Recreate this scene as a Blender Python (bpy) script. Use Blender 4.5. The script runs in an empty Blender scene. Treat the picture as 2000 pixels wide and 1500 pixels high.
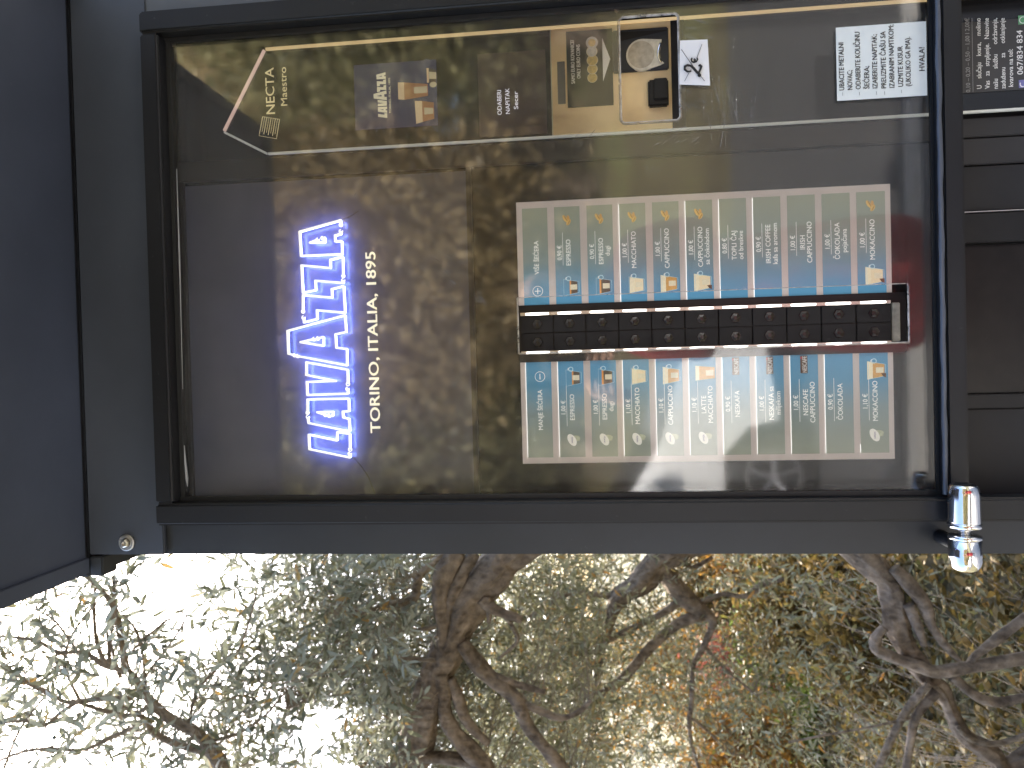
import bpy, bmesh, math, random
import numpy as np
from mathutils import Vector, Matrix
random.seed(7); rng = np.random.default_rng(11)
SC = bpy.context.scene
COL = SC.collection
R_ = math.radians

# ------------------------------------------------------------------ camera, world, sun, exposure
EV = 2.35
FPX = 1400.0                                   # focal length in photo pixels (photo 2000 px long)
CAM = np.array([0.0, 0.0, 1.6])
pit, rol, yaw = R_(5.831), R_(-1.41), R_(-0.956)
F_ = np.array([math.sin(yaw)*math.cos(pit), math.cos(yaw)*math.cos(pit), math.sin(pit)])
R0 = np.array([math.cos(yaw), -math.sin(yaw), 0.0]); U0 = np.cross(R0, F_)
RT = R0*math.cos(rol) + U0*math.sin(rol)       # world direction to the reader's right
UP = -R0*math.sin(rol) + U0*math.cos(rol)
cam_d = bpy.data.cameras.new('camera'); cam = bpy.data.objects.new('camera', cam_d); COL.objects.link(cam)
M3 = Matrix((Vector(-UP), Vector(RT), Vector(-F_))).transposed()   # the phone was held sideways
cam.matrix_world = Matrix.Translation(Vector(CAM)) @ M3.to_4x4()
cam_d.sensor_width = 36; cam_d.sensor_fit = 'HORIZONTAL'; cam_d.lens = 36*FPX/2000
cam_d.clip_start = 0.02; cam_d.clip_end = 2000
cam_d.dof.use_dof = True; cam_d.dof.focus_distance = 1.0; cam_d.dof.aperture_fstop = 7.0
SC.camera = cam

SUN_EL, SUN_AZ = R_(44), R_(-24)               # azimuth clockwise from +Y
wd = bpy.data.worlds.new('World'); SC.world = wd; wd.use_nodes = True
wn = wd.node_tree.nodes; wl = wd.node_tree.links
bgn = wn['Background']; sky = wn.new('ShaderNodeTexSky'); sky.sky_type = 'NISHITA'
sky.sun_disc = False; sky.sun_elevation = SUN_EL; sky.sun_rotation = SUN_AZ
sky.air_density = 1.0; sky.dust_density = 2.5; sky.ozone_density = 1.0
wl.new(sky.outputs[0], bgn.inputs[0]); bgn.inputs[1].default_value = 0.15
sun_d = bpy.data.lights.new('sun', 'SUN'); sun = bpy.data.objects.new('sun', sun_d); COL.objects.link(sun)
sun_d.energy = 4.2; sun_d.angle = R_(0.55); sun_d.color = (1.0, 0.93, 0.82)
sdir = Vector((math.sin(SUN_AZ)*math.cos(SUN_EL), math.cos(SUN_AZ)*math.cos(SUN_EL), math.sin(SUN_EL)))
sun.rotation_euler = sdir.to_track_quat('Z', 'Y').to_euler(); sun.location = sdir*30
vs = SC.view_settings; vs.view_transform = 'Standard'; vs.look = 'None'; vs.exposure = EV; vs.gamma = 1.0
SC.render.engine = 'CYCLES'; cy = SC.cycles
cy.use_denoising = True; cy.max_bounces = 7; cy.transparent_max_bounces = 14; cy.glossy_bounces = 4
cy.diffuse_bounces = 3; cy.sample_clamp_indirect = 6.0; cy.caustics_refractive = False; cy.caustics_reflective = False
GAIN = 2.0**EV
def EM(v): return v/GAIN                      # emission that shows at value v

# ------------------------------------------------------------------ helpers
def W(x, y, Y):
    """photo pixel on the plane world-Y = Y"""
    u = 1500-y; v = x
    d = F_*FPX + RT*(u-750) - UP*(v-1000)
    return CAM + d*(Y/d[1])
WM = {}
def link(name, data, parent=None, loc=(0, 0, 0), rot=None):
    o = bpy.data.objects.new(name, data); COL.objects.link(o)
    if parent is not None:
        o.parent = parent; o.matrix_parent_inverse = WM[parent].inverted()
    o.location = loc
    if rot is not None: o.rotation_euler = rot
    m = Matrix.Translation(Vector(loc))
    if rot is not None: m = m @ o.rotation_euler.to_matrix().to_4x4()
    WM[o] = m
    return o
def tag(o, label=None, cat=None, group=None, kind=None):
    if label: o['label'] = label
    if cat: o['category'] = cat
    if group: o['group'] = group
    if kind: o['kind'] = kind
    return o
def thing(name, loc, label, cat, group=None):
    return tag(link(name, None, None, loc), label, cat, group)
class MB:
    def __init__(s): s.v = []; s.f = []; s.m = []; s.mats = []
    def mi(s, mat):
        if mat not in s.mats: s.mats.append(mat)
        return s.mats.index(mat)
    def add(s, verts, faces, mat):
        b = len(s.v); s.v += [tuple(map(float, p)) for p in verts]
        k = s.mi(mat)
        for f in faces: s.f.append(tuple(i+b for i in f)); s.m.append(k)
    def box(s, x0, x1, y0, y1, z0, z1, mat):
        v = [(x, y, z) for x in (x0, x1) for y in (y0, y1) for z in (z0, z1)]
        s.add(v, [(0, 1, 3, 2), (4, 6, 7, 5), (0, 4, 5, 1), (2, 3, 7, 6), (0, 2, 6, 4), (1, 5, 7, 3)], mat)
    def quad(s, x0, x1, z0, z1, Y, mat): s.add([(x0, Y, z0), (x1, Y, z0), (x1, Y, z1), (x0, Y, z1)], [(0, 1, 2, 3)], mat)
    def poly(s, pts, Y, mat): s.add([(p[0], Y, p[1]) for p in pts], [tuple(range(len(pts)))], mat)
    def disc(s, cx, cz, r, Y, mat, n=24, rz=None): s.poly([(cx+r*math.cos(2*math.pi*i/n), cz+(rz or r)*math.sin(2*math.pi*i/n)) for i in range(n)], Y, mat)
    def ring(s, cx, cz, r0, r1, Y, mat, n=28, a0=0, a1=2*math.pi, sz=1.0):
        v = []; f = []
        full = abs(a1-a0-2*math.pi) < 1e-6; k = n if full else n+1
        for i in range(k):
            a = a0+(a1-a0)*i/n
            for r in (r0, r1): v.append((cx+r*math.cos(a), Y, cz+r*sz*math.sin(a)))
        for i in range(n):
            j = (i+1) % k; f.append((2*i, 2*i+1, 2*j+1, 2*j))
        s.add(v, f, mat)
    def lathe(s, prof, axis, origin, mat, n=32, cap=True):
        """prof: (t along axis, radius)"""
        a = Vector(axis).normalized(); b = a.orthogonal().normalized(); c = a.cross(b); o = Vector(origin)
        v = []; f = []
        for t, r in prof:
            for i in range(n):
                an = 2*math.pi*i/n; v.append(o+a*t+(b*math.cos(an)+c*math.sin(an))*r)
        for k in range(len(prof)-1):
            for i in range(n):
                j = (i+1) % n; f.append((k*n+i, k*n+j, (k+1)*n+j, (k+1)*n+i))
        if cap: f.append(tuple(range(n))[::-1]); f.append(tuple((len(prof)-1)*n+i for i in range(n)))
        s.add(v, f, mat)
    def tube(s, pts, rads, mat, n=8, cap=True):
        pts = [Vector(p) for p in pts]; v = []; f = []; prev = None
        for i, p in enumerate(pts):
            t = (pts[min(i+1, len(pts)-1)]-pts[max(i-1, 0)])
            if t.length < 1e-9: t = Vector((0, 0, 1))
            t.normalize()
            if prev is None: b = t.orthogonal().normalized()
            else:
                b = prev-t*prev.dot(t)
                b = b.normalized() if b.length > 1e-6 else t.orthogonal().normalized()
            prev = b; c = t.cross(b); r = rads[i] if hasattr(rads, '__len__') else rads
            for k in range(n):
                a = 2*math.pi*k/n; v.append(p+(b*math.cos(a)+c*math.sin(a))*r)
        for i in range(len(pts)-1):
            for k in range(n):
                j = (k+1) % n; f.append((i*n+k, i*n+j, (i+1)*n+j, (i+1)*n+k))
        if cap: f.append(tuple(range(n))[::-1]); f.append(tuple((len(pts)-1)*n+k for k in range(n)))
        s.add(v, f, mat)
    def mesh(s, name, smooth=False, bevel=0, seg=2):
        me = bpy.data.meshes.new(name); me.from_pydata(s.v, [], s.f)
        for m in s.mats: me.materials.append(m)
        me.polygons.foreach_set('material_index', s.m)
        bm = bmesh.new(); bm.from_mesh(me)
        if bevel:
            bmesh.ops.remove_doubles(bm, verts=bm.verts, dist=1e-6)
            bmesh.ops.bevel(bm, geom=[e for e in bm.edges if len(e.link_faces) == 2 and e.calc_face_angle(0) > .5], offset=bevel, segments=seg, affect='EDGES', clamp_overlap=True)
        bm.to_mesh(me); bm.free()
        if smooth: me.polygons.foreach_set('use_smooth', [True]*len(me.polygons))
        me.update(); return me
    def build(s, name, parent=None, smooth=False, bevel=0, seg=2, loc=(0, 0, 0)):
        return link(name, s.mesh(name, smooth, bevel, seg), parent, loc)
def box(name, x0, x1, y0, y1, z0, z1, mat, parent=None, bevel=0.0015, seg=2):
    m = MB(); m.box(x0, x1, y0, y1, z0, z1, mat); return m.build(name, parent, bevel=bevel, seg=seg)

# text and filled outlines as flat meshes
_TC = {}
def _curve_mesh(cu):
    ob = bpy.data.objects.new('tmp', cu); COL.objects.link(ob)
    dg = bpy.context.evaluated_depsgraph_get()
    me = bpy.data.meshes.new_from_object(ob.evaluated_get(dg))
    v = np.array([q.co[:] for q in me.vertices]).reshape(-1, 3); f = [tuple(p.vertices) for p in me.polygons]
    bpy.data.meshes.remove(me); bpy.data.objects.remove(ob)
    return v, f
def text2d(s, bold=0.0):
    if (s, bold) not in _TC:
        cu = bpy.data.curves.new('t', 'FONT'); cu.body = s; cu.size = 1; cu.resolution_u = 3; cu.offset = bold; cu.fill_mode = 'FRONT'
        v, f = _curve_mesh(cu); bpy.data.curves.remove(cu)
        _TC[(s, bold)] = (v, f)
    return _TC[(s, bold)]
CAPH = 0.727
def put_text(mb, s, x, z, h, Y, mat, align='c', width=None, bold=0.0, slope=0.0):
    """x: anchor, z: baseline, h: cap height"""
    v, f = text2d(s); v = v.copy()
    k = h/CAPH; v *= k
    w0 = v[:, 0].max()-v[:, 0].min(); v[:, 0] -= v[:, 0].min()
    if width: v[:, 0] *= width/w0; w0 = width
    off = {'c': -w0/2, 'l': 0, 'r': -w0}[align]
    for j, (dx, dz) in enumerate(((-1, 0), (1, .5), (.4, -.5)) if bold else ((0, 0),)):
        mb.add([(x+off+p[0]+dx*bold*k, Y-j*.00002, z+p[1]+dz*bold*k+slope*p[0]) for p in v], f, mat)
def fill2d(loops, extrude=0.0):
    cu = bpy.data.curves.new('p', 'CURVE'); cu.dimensions = '2D'; cu.fill_mode = 'BOTH'; cu.extrude = extrude
    for L in loops:
        sp = cu.splines.new('POLY'); sp.points.add(len(L)-1)
        for i, p in enumerate(L): sp.points[i].co = (p[0], p[1], 0, 1)
        sp.use_cyclic_u = True
    r = _curve_mesh(cu); bpy.data.curves.remove(cu); return r

# ------------------------------------------------------------------ materials
MATS = {}
def nt(name):
    m = bpy.data.materials.new(name); m.use_nodes = True; MATS[name] = m
    return m, m.node_tree.nodes, m.node_tree.links, m.node_tree.nodes['Principled BSDF']
def obj_noise(n, l, scale, detail=4, coord='Object', rough=.55, vec=None):
    t = n.new('ShaderNodeTexNoise'); t.inputs['Scale'].default_value = scale; t.inputs['Detail'].default_value = detail; t.inputs['Roughness'].default_value = rough
    c = n.new('ShaderNodeTexCoord')
    if vec:
        mp = n.new('ShaderNodeMapping'); mp.inputs['Scale'].default_value = vec; l.new(c.outputs[coord], mp.inputs[0]); l.new(mp.outputs[0], t.inputs['Vector'])
    else: l.new(c.outputs[coord], t.inputs['Vector'])
    return t
def ramp(n, l, src, stops):
    r = n.new('ShaderNodeValToRGB'); e = r.color_ramp.elements
    e[0].position, e[0].color = stops[0][0], (*stops[0][1], 1); e[1].position, e[1].color = stops[-1][0], (*stops[-1][1], 1)
    for p, c in stops[1:-1]:
        q = e.new(p); q.color = (*c, 1)
    l.new(src, r.inputs[0]); return r
def simple(name, col, rough=.5, metal=0.0, spec=.5, var=.12, scale=40, bump=0.0, bscale=300, coat=0.0):
    m, n, l, b = nt(name)
    t = obj_noise(n, l, scale)
    lo = tuple(c*(1-var) for c in col); hi = tuple(min(1, c*(1+var)) for c in col)
    r = ramp(n, l, t.outputs[0], [(.3, lo), (.7, hi)]); l.new(r.outputs[0], b.inputs['Base Color'])
    b.inputs['Roughness'].default_value = rough; b.inputs['Metallic'].default_value = metal
    b.inputs['Specular IOR Level'].default_value = spec; b.inputs['Coat Weight'].default_value = coat
    if bump:
        t2 = obj_noise(n, l, bscale, 3); bp = n.new('ShaderNodeBump'); bp.inputs['Strength'].default_value = bump; bp.inputs['Distance'].default_value = .0005
        l.new(t2.outputs[0], bp.inputs['Height']); l.new(bp.outputs[0], b.inputs['Normal'])
    return m
def emit(name, col, strength, base=(.02, .02, .02)):
    m, n, l, b = nt(name); b.inputs['Base Color'].default_value = (*base, 1)
    b.inputs['Emission Color'].default_value = (*col, 1); b.inputs['Emission Strength'].default_value = strength
    b.inputs['Roughness'].default_value = .4
    return m
def worn_paint(name, col, rough, dust=.25, bump=.25, bscale=900, spec=.5):
    m, n, l, b = nt(name); b.inputs['Specular IOR Level'].default_value = spec
    big = obj_noise(n, l, 3.5, 6); fine = obj_noise(n, l, 90, 5, rough=.7)
    r1 = ramp(n, l, big.outputs[0], [(.3, tuple(c*.72 for c in col)), (.5, col), (.72, tuple(c*1.4 for c in col))])
    sp = ramp(n, l, fine.outputs[0], [(.66, (0, 0, 0)), (.8, (1, 1, 1))])
    mx = n.new('ShaderNodeMixRGB'); mx.inputs[2].default_value = (.22, .22, .23, 1)
    mm = n.new('ShaderNodeMath'); mm.operation = 'MULTIPLY'; mm.inputs[1].default_value = dust
    l.new(sp.outputs[0], mm.inputs[0]); l.new(mm.outputs[0], mx.inputs[0]); l.new(r1.outputs[0], mx.inputs[1]); l.new(mx.outputs[0], b.inputs['Base Color'])
    rr = n.new('ShaderNodeMapRange'); rr.inputs[3].default_value = rough-.1; rr.inputs[4].default_value = rough+.15; l.new(big.outputs[0], rr.inputs[0]); l.new(rr.outputs[0], b.inputs['Roughness'])
    t2 = obj_noise(n, l, bscale, 2); bp = n.new('ShaderNodeBump'); bp.inputs['Strength'].default_value = bump; bp.inputs['Distance'].default_value = .0004
    l.new(t2.outputs[0], bp.inputs['Height']); l.new(bp.outputs[0], b.inputs['Normal'])
    return m
def leaf_mat(name, stops, back=None, transl=.35, rough=.45):
    m, n, l, b = nt(name); n.remove(b); out = n['Material Output']
    g = n.new('ShaderNodeNewGeometry'); r = ramp(n, l, g.outputs['Random Per Island'], stops)
    src = r.outputs[0]
    if back:
        mx = n.new('ShaderNodeMixRGB'); mx.inputs[2].default_value = (*back, 1); mm = n.new('ShaderNodeMath'); mm.operation = 'MULTIPLY'; mm.inputs[1].default_value = .65
        l.new(g.outputs['Backfacing'], mm.inputs[0]); l.new(mm.outputs[0], mx.inputs[0]); l.new(src, mx.inputs[1]); src = mx.outputs[0]
    p = n.new('ShaderNodeBsdfPrincipled'); p.inputs['Roughness'].default_value = rough; p.inputs['Specular IOR Level'].default_value = .35
    t = n.new('ShaderNodeBsdfTranslucent'); ms = n.new('ShaderNodeMixShader'); ms.inputs[0].default_value = transl
    l.new(src, p.inputs['Base Color']); l.new(src, t.inputs['Color']); l.new(p.outputs[0], ms.inputs[1]); l.new(t.outputs[0], ms.inputs[2]); l.new(ms.outputs[0], out.inputs[0])
    return m
def bark(name, dark, light, scale=1.0):
    m, n, l, b = nt(name)
    t = obj_noise(n, l, 14*scale, 8, rough=.68); v = n.new('ShaderNodeTexVoronoi'); v.inputs['Scale'].default_value = 38*scale
    c = n.new('ShaderNodeTexCoord'); mp = n.new('ShaderNodeMapping'); mp.inputs['Scale'].default_value = (1, 1, .45); l.new(c.outputs['Object'], mp.inputs[0]); l.new(mp.outputs[0], v.inputs['Vector'])
    fi = ramp(n, l, v.outputs['Distance'], [(.05, (.35, .33, .32)), (.45, (1, 1, 1))]); r = ramp(n, l, t.outputs[0], [(.28, dark), (.55, tuple((a+q)/2 for a, q in zip(dark, light))), (.75, light)]); mu = n.new('ShaderNodeMixRGB'); mu.blend_type = 'MULTIPLY'; mu.inputs[0].default_value = .8; l.new(r.outputs[0], mu.inputs[1]); l.new(fi.outputs[0], mu.inputs[2]); l.new(mu.outputs[0], b.inputs['Base Color'])
    b.inputs['Roughness'].default_value = .9; b.inputs['Specular IOR Level'].default_value = .15
    ad = n.new('ShaderNodeMath'); ad.operation = 'ADD'; l.new(t.outputs[0], ad.inputs[0]); l.new(v.outputs['Distance'], ad.inputs[1])
    bp = n.new('ShaderNodeBump'); bp.inputs['Strength'].default_value = .9; bp.inputs['Distance'].default_value = .014; l.new(ad.outputs[0], bp.inputs['Height']); l.new(bp.outputs[0], b.inputs['Normal'])
    return m

PAINT = worn_paint('cabinet paint', (.026, .029, .034), .45, spec=.38)
PAINT2 = worn_paint('door frame paint', (.012, .0125, .0145), .42, dust=.2, spec=.3)
SOFFIT = worn_paint('canopy paint', (.048, .059, .090), .48, dust=.22)
HEADP = worn_paint('header paint', (.044, .052, .070), .45, dust=.25)
PEEL = worn_paint('peeling paint', (.085, .095, .11), .5, dust=.6, bump=.8, bscale=120)
RUB = simple('rubber gasket and gap shade', (.010, .011, .013), .55)
BLK = simple('machine black', (.012, .012, .013), .16, var=.2, scale=6, spec=.55)
BLK2 = simple('machine dark grey', (.034, .033, .034), .4, var=.1, scale=8, spec=.35)
BLK3 = simple('black plastic', (.012, .012, .013), .45, var=.2, spec=.3)
BTN = simple('button plastic', (.018, .018, .020), .55, spec=.25, var=.1, bump=.15, bscale=1500)
GREYP = simple('dark grey panel', (.026, .026, .028), .5, spec=.2, var=.12, scale=12, bump=.1, bscale=200)
CHROME = simple('chrome', (.80, .80, .82), .07, metal=1, var=.05, scale=90)
STEEL = simple('brushed steel', (.62, .60, .56), .32, metal=1, var=.12, scale=200)
WSTEEL = simple('zinc washer', (.45, .44, .42), .45, metal=1, var=.2, scale=200)
GOLDP = simple('gold panel', (.90, .69, .40), .42, metal=.0, var=.16, scale=14, bump=.06, bscale=500)
PAPER = simple('white paper', (.80, .81, .83), .85, var=.03, scale=30, spec=.2)
SHEETP = simple('instruction sheet paper', (.70, .75, .74), .7, var=.03, scale=20, spec=.3)
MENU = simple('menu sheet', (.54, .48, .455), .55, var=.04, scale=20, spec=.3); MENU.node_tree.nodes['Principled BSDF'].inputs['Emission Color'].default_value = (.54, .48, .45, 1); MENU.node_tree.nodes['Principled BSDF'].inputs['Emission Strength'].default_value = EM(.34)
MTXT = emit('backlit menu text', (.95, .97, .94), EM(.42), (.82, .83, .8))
INK = simple('black ink', (.012, .012, .012), .6, var=.1)
INKG = simple('dark grey ink', (.05, .055, .06), .6, var=.1)
GREYI = simple('grey ink', (.30, .31, .32), .6)
WHITE = simple('white print', (.85, .86, .84), .5, var=.03)
PRINTB = simple('pale blue print', (.45, .66, .75), .5, var=.05)
CREAM = simple('cream print', (.78, .70, .47), .5, var=.05)
CREAM2 = emit('lit gold print', (.95, .82, .48), EM(.42), (.6, .5, .3))
STICK = simple('black sticker', (.018, .021, .015), .5, var=.15, spec=.3)
STICK2 = simple('grey sticker', (.050, .050, .052), .5, var=.08)
C_FOAM = simple('print foam', (.78, .66, .42), .5, var=.05, scale=300)
C_FOAM2 = simple('print pale foam', (.80, .72, .50), .5, var=.05, scale=300)
C_COF = simple('print caramel', (.58, .32, .09), .5, var=.12, scale=300)
C_ORG = simple('print crema', (.70, .30, .06), .5, var=.1, scale=300)
C_BLK = simple('print espresso', (.07, .055, .035), .5, var=.2, scale=300)
C_LAB = simple('print label', (.72, .66, .48), .5, var=.08, scale=300)
C_BEAN = simple('print bean light', (.66, .42, .12), .5, var=.1, scale=300)
C_BEAN2 = simple('print bean dark', (.30, .17, .05), .5, var=.1, scale=300)
C_CAPS = simple('print capsule', (.42, .45, .32), .5, var=.15, scale=300)
C_CAPW = simple('print capsule lid', (.80, .80, .74), .5, var=.04, scale=300)
C_VIOL = simple('print violet', (.14, .12, .30), .5, var=.1)
C_RED = simple('print red', (.65, .03, .03), .5)
C_BRN = simple('print brown label', (.09, .045, .02), .5)
COIN_G = simple('print coin gold', (.62, .47, .16), .45, var=.3, scale=260)
COIN_S = simple('print coin silver', (.62, .62, .58), .45, var=.25, scale=260)
NEON = emit('neon tube', (1.0, .97, .84), EM(1.15), (.7, .7, .6))
NEON_HALO = emit('added blue halo glow', (.17, .25, 1.0), EM(34), (.2, .3, .6))  # emission of the hidden tubes added to cast the blue halo
CREAME = emit('lit tagline', (1.0, .93, .62), EM(.95), (.6, .55, .4))
LED = emit('button light', (1.0, .98, .92), EM(5.0), (.6, .6, .6))
SLIV = emit('backlight sliver', (1.0, .98, .95), EM(1.2), (.7, .7, .7))
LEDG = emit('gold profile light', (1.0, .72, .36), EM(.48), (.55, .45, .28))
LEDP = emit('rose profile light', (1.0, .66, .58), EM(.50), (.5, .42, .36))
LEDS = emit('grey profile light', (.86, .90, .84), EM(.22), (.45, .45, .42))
LCDT = emit('screen text', (.92, .88, 1.0), EM(.85), (.3, .3, .3))
LCD = emit('screen backlight', (.30, .20, .16), EM(.05), (.06, .045, .04)); MATS['screen backlight'].node_tree.nodes['Principled BSDF'].inputs['Roughness'].default_value = .12
SCRN = emit('picture screen', (.14, .14, .30), EM(.13), (.05, .05, .08)); MATS['picture screen'].node_tree.nodes['Principled BSDF'].inputs['Roughness'].default_value = .12

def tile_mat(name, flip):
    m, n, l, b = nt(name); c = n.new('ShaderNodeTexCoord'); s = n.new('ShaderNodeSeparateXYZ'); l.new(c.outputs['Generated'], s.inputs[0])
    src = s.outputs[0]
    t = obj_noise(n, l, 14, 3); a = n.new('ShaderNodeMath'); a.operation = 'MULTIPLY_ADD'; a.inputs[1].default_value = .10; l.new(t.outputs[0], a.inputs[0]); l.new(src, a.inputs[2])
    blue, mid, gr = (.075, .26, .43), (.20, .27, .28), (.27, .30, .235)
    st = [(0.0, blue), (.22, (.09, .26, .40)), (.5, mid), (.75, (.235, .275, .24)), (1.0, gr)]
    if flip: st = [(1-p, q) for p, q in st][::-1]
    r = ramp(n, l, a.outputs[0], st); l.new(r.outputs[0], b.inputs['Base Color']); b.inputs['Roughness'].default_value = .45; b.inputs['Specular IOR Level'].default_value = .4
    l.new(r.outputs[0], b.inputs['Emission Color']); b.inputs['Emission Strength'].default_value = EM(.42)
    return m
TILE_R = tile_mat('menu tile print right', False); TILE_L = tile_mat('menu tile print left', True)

m, n, l, b = nt('display panel print')
t = obj_noise(n, l, 6, 5); r = ramp(n, l, t.outputs[0], [(.3, (.080, .088, .13)), (.7, (.125, .132, .19))]); l.new(r.outputs[0], b.inputs['Base Color'])
b.inputs['Roughness'].default_value = .26; b.inputs['Specular IOR Level'].default_value = .85
PANEL = m

m, n, l, b = nt('acrylic pane'); n.remove(b); out = n['Material Output']
fr = n.new('ShaderNodeFresnel'); fr.inputs[0].default_value = 1.55
tr = n.new('ShaderNodeBsdfTransparent'); tr.inputs[0].default_value = (.985, .988, .985, 1); gl = n.new('ShaderNodeBsdfGlossy'); gl.inputs['Roughness'].default_value = 0.045
gl.inputs[0].default_value = (1, 1, 1, 1)
mx = n.new('ShaderNodeMixShader'); l.new(fr.outputs[0], mx.inputs[0]); l.new(tr.outputs[0], mx.inputs[1]); l.new(gl.outputs[0], mx.inputs[2])
df = n.new('ShaderNodeBsdfDiffuse'); df.inputs[0].default_value = (.55, .55, .53, 1)
d1 = obj_noise(n, l, 5, 6, rough=.6); d2 = obj_noise(n, l, 420, 3); d3 = obj_noise(n, l, 10, 5, vec=(.25, 1, 6))
r1 = ramp(n, l, d1.outputs[0], [(.35, (.014, .014, .014)), (.75, (.050, .050, .050))]); r2 = ramp(n, l, d2.outputs[0], [(.70, (0, 0, 0)), (.78, (.16, .16, .16))]); r3 = ramp(n, l, d3.outputs[0], [(.62, (0, 0, 0)), (.85, (.035, .035, .035))])
a1 = n.new('ShaderNodeMixRGB'); a1.blend_type = 'ADD'; a1.inputs[0].default_value = 1; l.new(r1.outputs[0], a1.inputs[1]); l.new(r3.outputs[0], a1.inputs[2])
a2 = n.new('ShaderNodeMixRGB'); a2.blend_type = 'ADD'; a2.inputs[0].default_value = .6; l.new(a1.outputs[0], a2.inputs[1]); l.new(r2.outputs[0], a2.inputs[2])
m2 = n.new('ShaderNodeMixShader'); l.new(a2.outputs[0], m2.inputs[0]); l.new(mx.outputs[0], m2.inputs[1]); l.new(df.outputs[0], m2.inputs[2]); l.new(m2.outputs[0], out.inputs[0])
PANE = m
m, n, l, b = nt('pale cut edge'); n.remove(b); out = n['Material Output']
df = n.new('ShaderNodeBsdfDiffuse'); df.inputs[0].default_value = (.62, .60, .56, 1); tr = n.new('ShaderNodeBsdfTransparent'); mx = n.new('ShaderNodeMixShader')
t = obj_noise(n, l, 60, 3); r1 = ramp(n, l, t.outputs[0], [(.35, (.25, .25, .25)), (.65, (.85, .85, .85))]); l.new(r1.outputs[0], mx.inputs[0]); l.new(tr.outputs[0], mx.inputs[1]); l.new(df.outputs[0], mx.inputs[2]); l.new(mx.outputs[0], out.inputs[0])
EDGE = m
m, n, l, b = nt('scuffed acrylic'); n.remove(b); out = n['Material Output']
df = n.new('ShaderNodeBsdfDiffuse'); df.inputs[0].default_value = (.55, .54, .52, 1); tr = n.new('ShaderNodeBsdfTransparent'); mx = n.new('ShaderNodeMixShader')
t = obj_noise(n, l, 70, 4, vec=(3, 1, .6)); r1 = ramp(n, l, t.outputs[0], [(.42, (0, 0, 0)), (.8, (.55, .55, .55))]); l.new(r1.outputs[0], mx.inputs[0]); l.new(tr.outputs[0], mx.inputs[1]); l.new(df.outputs[0], mx.inputs[2]); l.new(mx.outputs[0], out.inputs[0])
SCUFF = m

# ------------------------------------------------------------------ the ground
def ground_mat(name, stops, scale, bump=.6):
    m, n, l, b = nt(name); t = obj_noise(n, l, scale, 9, rough=.65); r = ramp(n, l, t.outputs[0], stops); l.new(r.outputs[0], b.inputs['Base Color']); b.inputs['Roughness'].default_value = .92
    bp = n.new('ShaderNodeBump'); bp.inputs['Strength'].default_value = bump; bp.inputs['Distance'].default_value = .03; l.new(t.outputs[0], bp.inputs['Height']); l.new(bp.outputs[0], b.inputs['Normal']); return m
EARTH = ground_mat('earth', [(.3, (.05, .04, .022)), (.5, (.10, .085, .04)), (.7, (.12, .13, .05))], 1.2)
ASPH = ground_mat('asphalt', [(.3, (.045, .045, .047)), (.7, (.075, .074, .072))], 30, .25)
CONC = ground_mat('pavement concrete', [(.3, (.24, .23, .21)), (.7, (.36, .35, .33))], 9, .2)
me = bpy.data.meshes.new('ground')
gx = np.concatenate([np.linspace(-300, -14, 8), np.linspace(-12, 12, 41), np.linspace(14, 300, 8)]); gy = np.concatenate([np.linspace(-300, -14, 8), np.linspace(-12, 24, 61), np.linspace(28, 300, 8)])
def gz(x, y):
    z = -.004
    if y > 2.4: z += .05*math.sin(x*1.7+y)*min(1, (y-2.4))-.03*min(y-2.4, 8)*.5
    if y < -6.2: z += min(6, (-6.2-y)*.55)
    return z
vv = [(x, y, gz(x, y)) for y in gy for x in gx]; nx = len(gx)
ff = [(j*nx+i, j*nx+i+1, (j+1)*nx+i+1, (j+1)*nx+i) for j in range(len(gy)-1) for i in range(nx-1)]
me.from_pydata(vv, [], ff); me.materials.append(EARTH); me.polygons.foreach_set('use_smooth', [True]*len(me.polygons))
tag(link('ground', me), kind='structure')
tag(box('road', -60, 60, -6.0, -1.6, -.05, .001, ASPH, bevel=0), kind='structure')
tag(box('pavement', -1.1, 3.0, -1.45, 2.2, -.2, .10, CONC, bevel=.01), kind='structure')
tag(box('kerb', -1.1, 3.0, -1.595, -1.455, -.2, .115, CONC, bevel=.015), kind='structure')

# ------------------------------------------------------------------ the cabinet
FY = .965                                     # front of the cabinet carcass
XL, XR = -.2475, .62
ZT = 2.315
kio = thing('vending_cabinet', (.18, 1.35, .10), 'dark grey metal cabinet with projecting canopy and glazed door', 'cabinet')
DF = .930                                     # front of the door frame
dz_top = W(297, 850, DF)[2]; dx_l = W(1000, 1024, DF)[0]; dx_r = W(308, 35, DF)[0]+.012
box('door_gap_shade', dx_l-.006, dx_l+.004, FY-.004, FY-.0005, .30, dz_top, RUB, kio, 0)  # black strip stands in for the shade in the gap beside the door
box('left_post', XL, dx_l+.012, FY, FY+.05, .10, ZT-.006, PAINT, kio, .002)
box('side_panel', XL+.003, XL+.02, FY+.052, 1.80, .10, ZT-.006, PAINT, kio, .001)
box('side_panel', XR-.02, XR-.003, FY+.052, 1.80, .10, ZT-.006, PAINT, kio, .001)
box('back_panel', XL+.02, XR-.02, 1.78, 1.80, .10, ZT-.006, PAINT, kio, .001)
box('base_plinth', XL+.02, XR-.02, FY+.03, 1.775, .10, .34, PAINT, kio, .002)
box('right_post', dx_r-.012, XR, FY-.008, FY+.05, .10, ZT-.006, PEEL, kio, .002)
hd = box('header_panel', XL+.002, XR, .955, FY-.002, dz_top+.004, ZT-.003, HEADP, kio, .0015)
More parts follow.
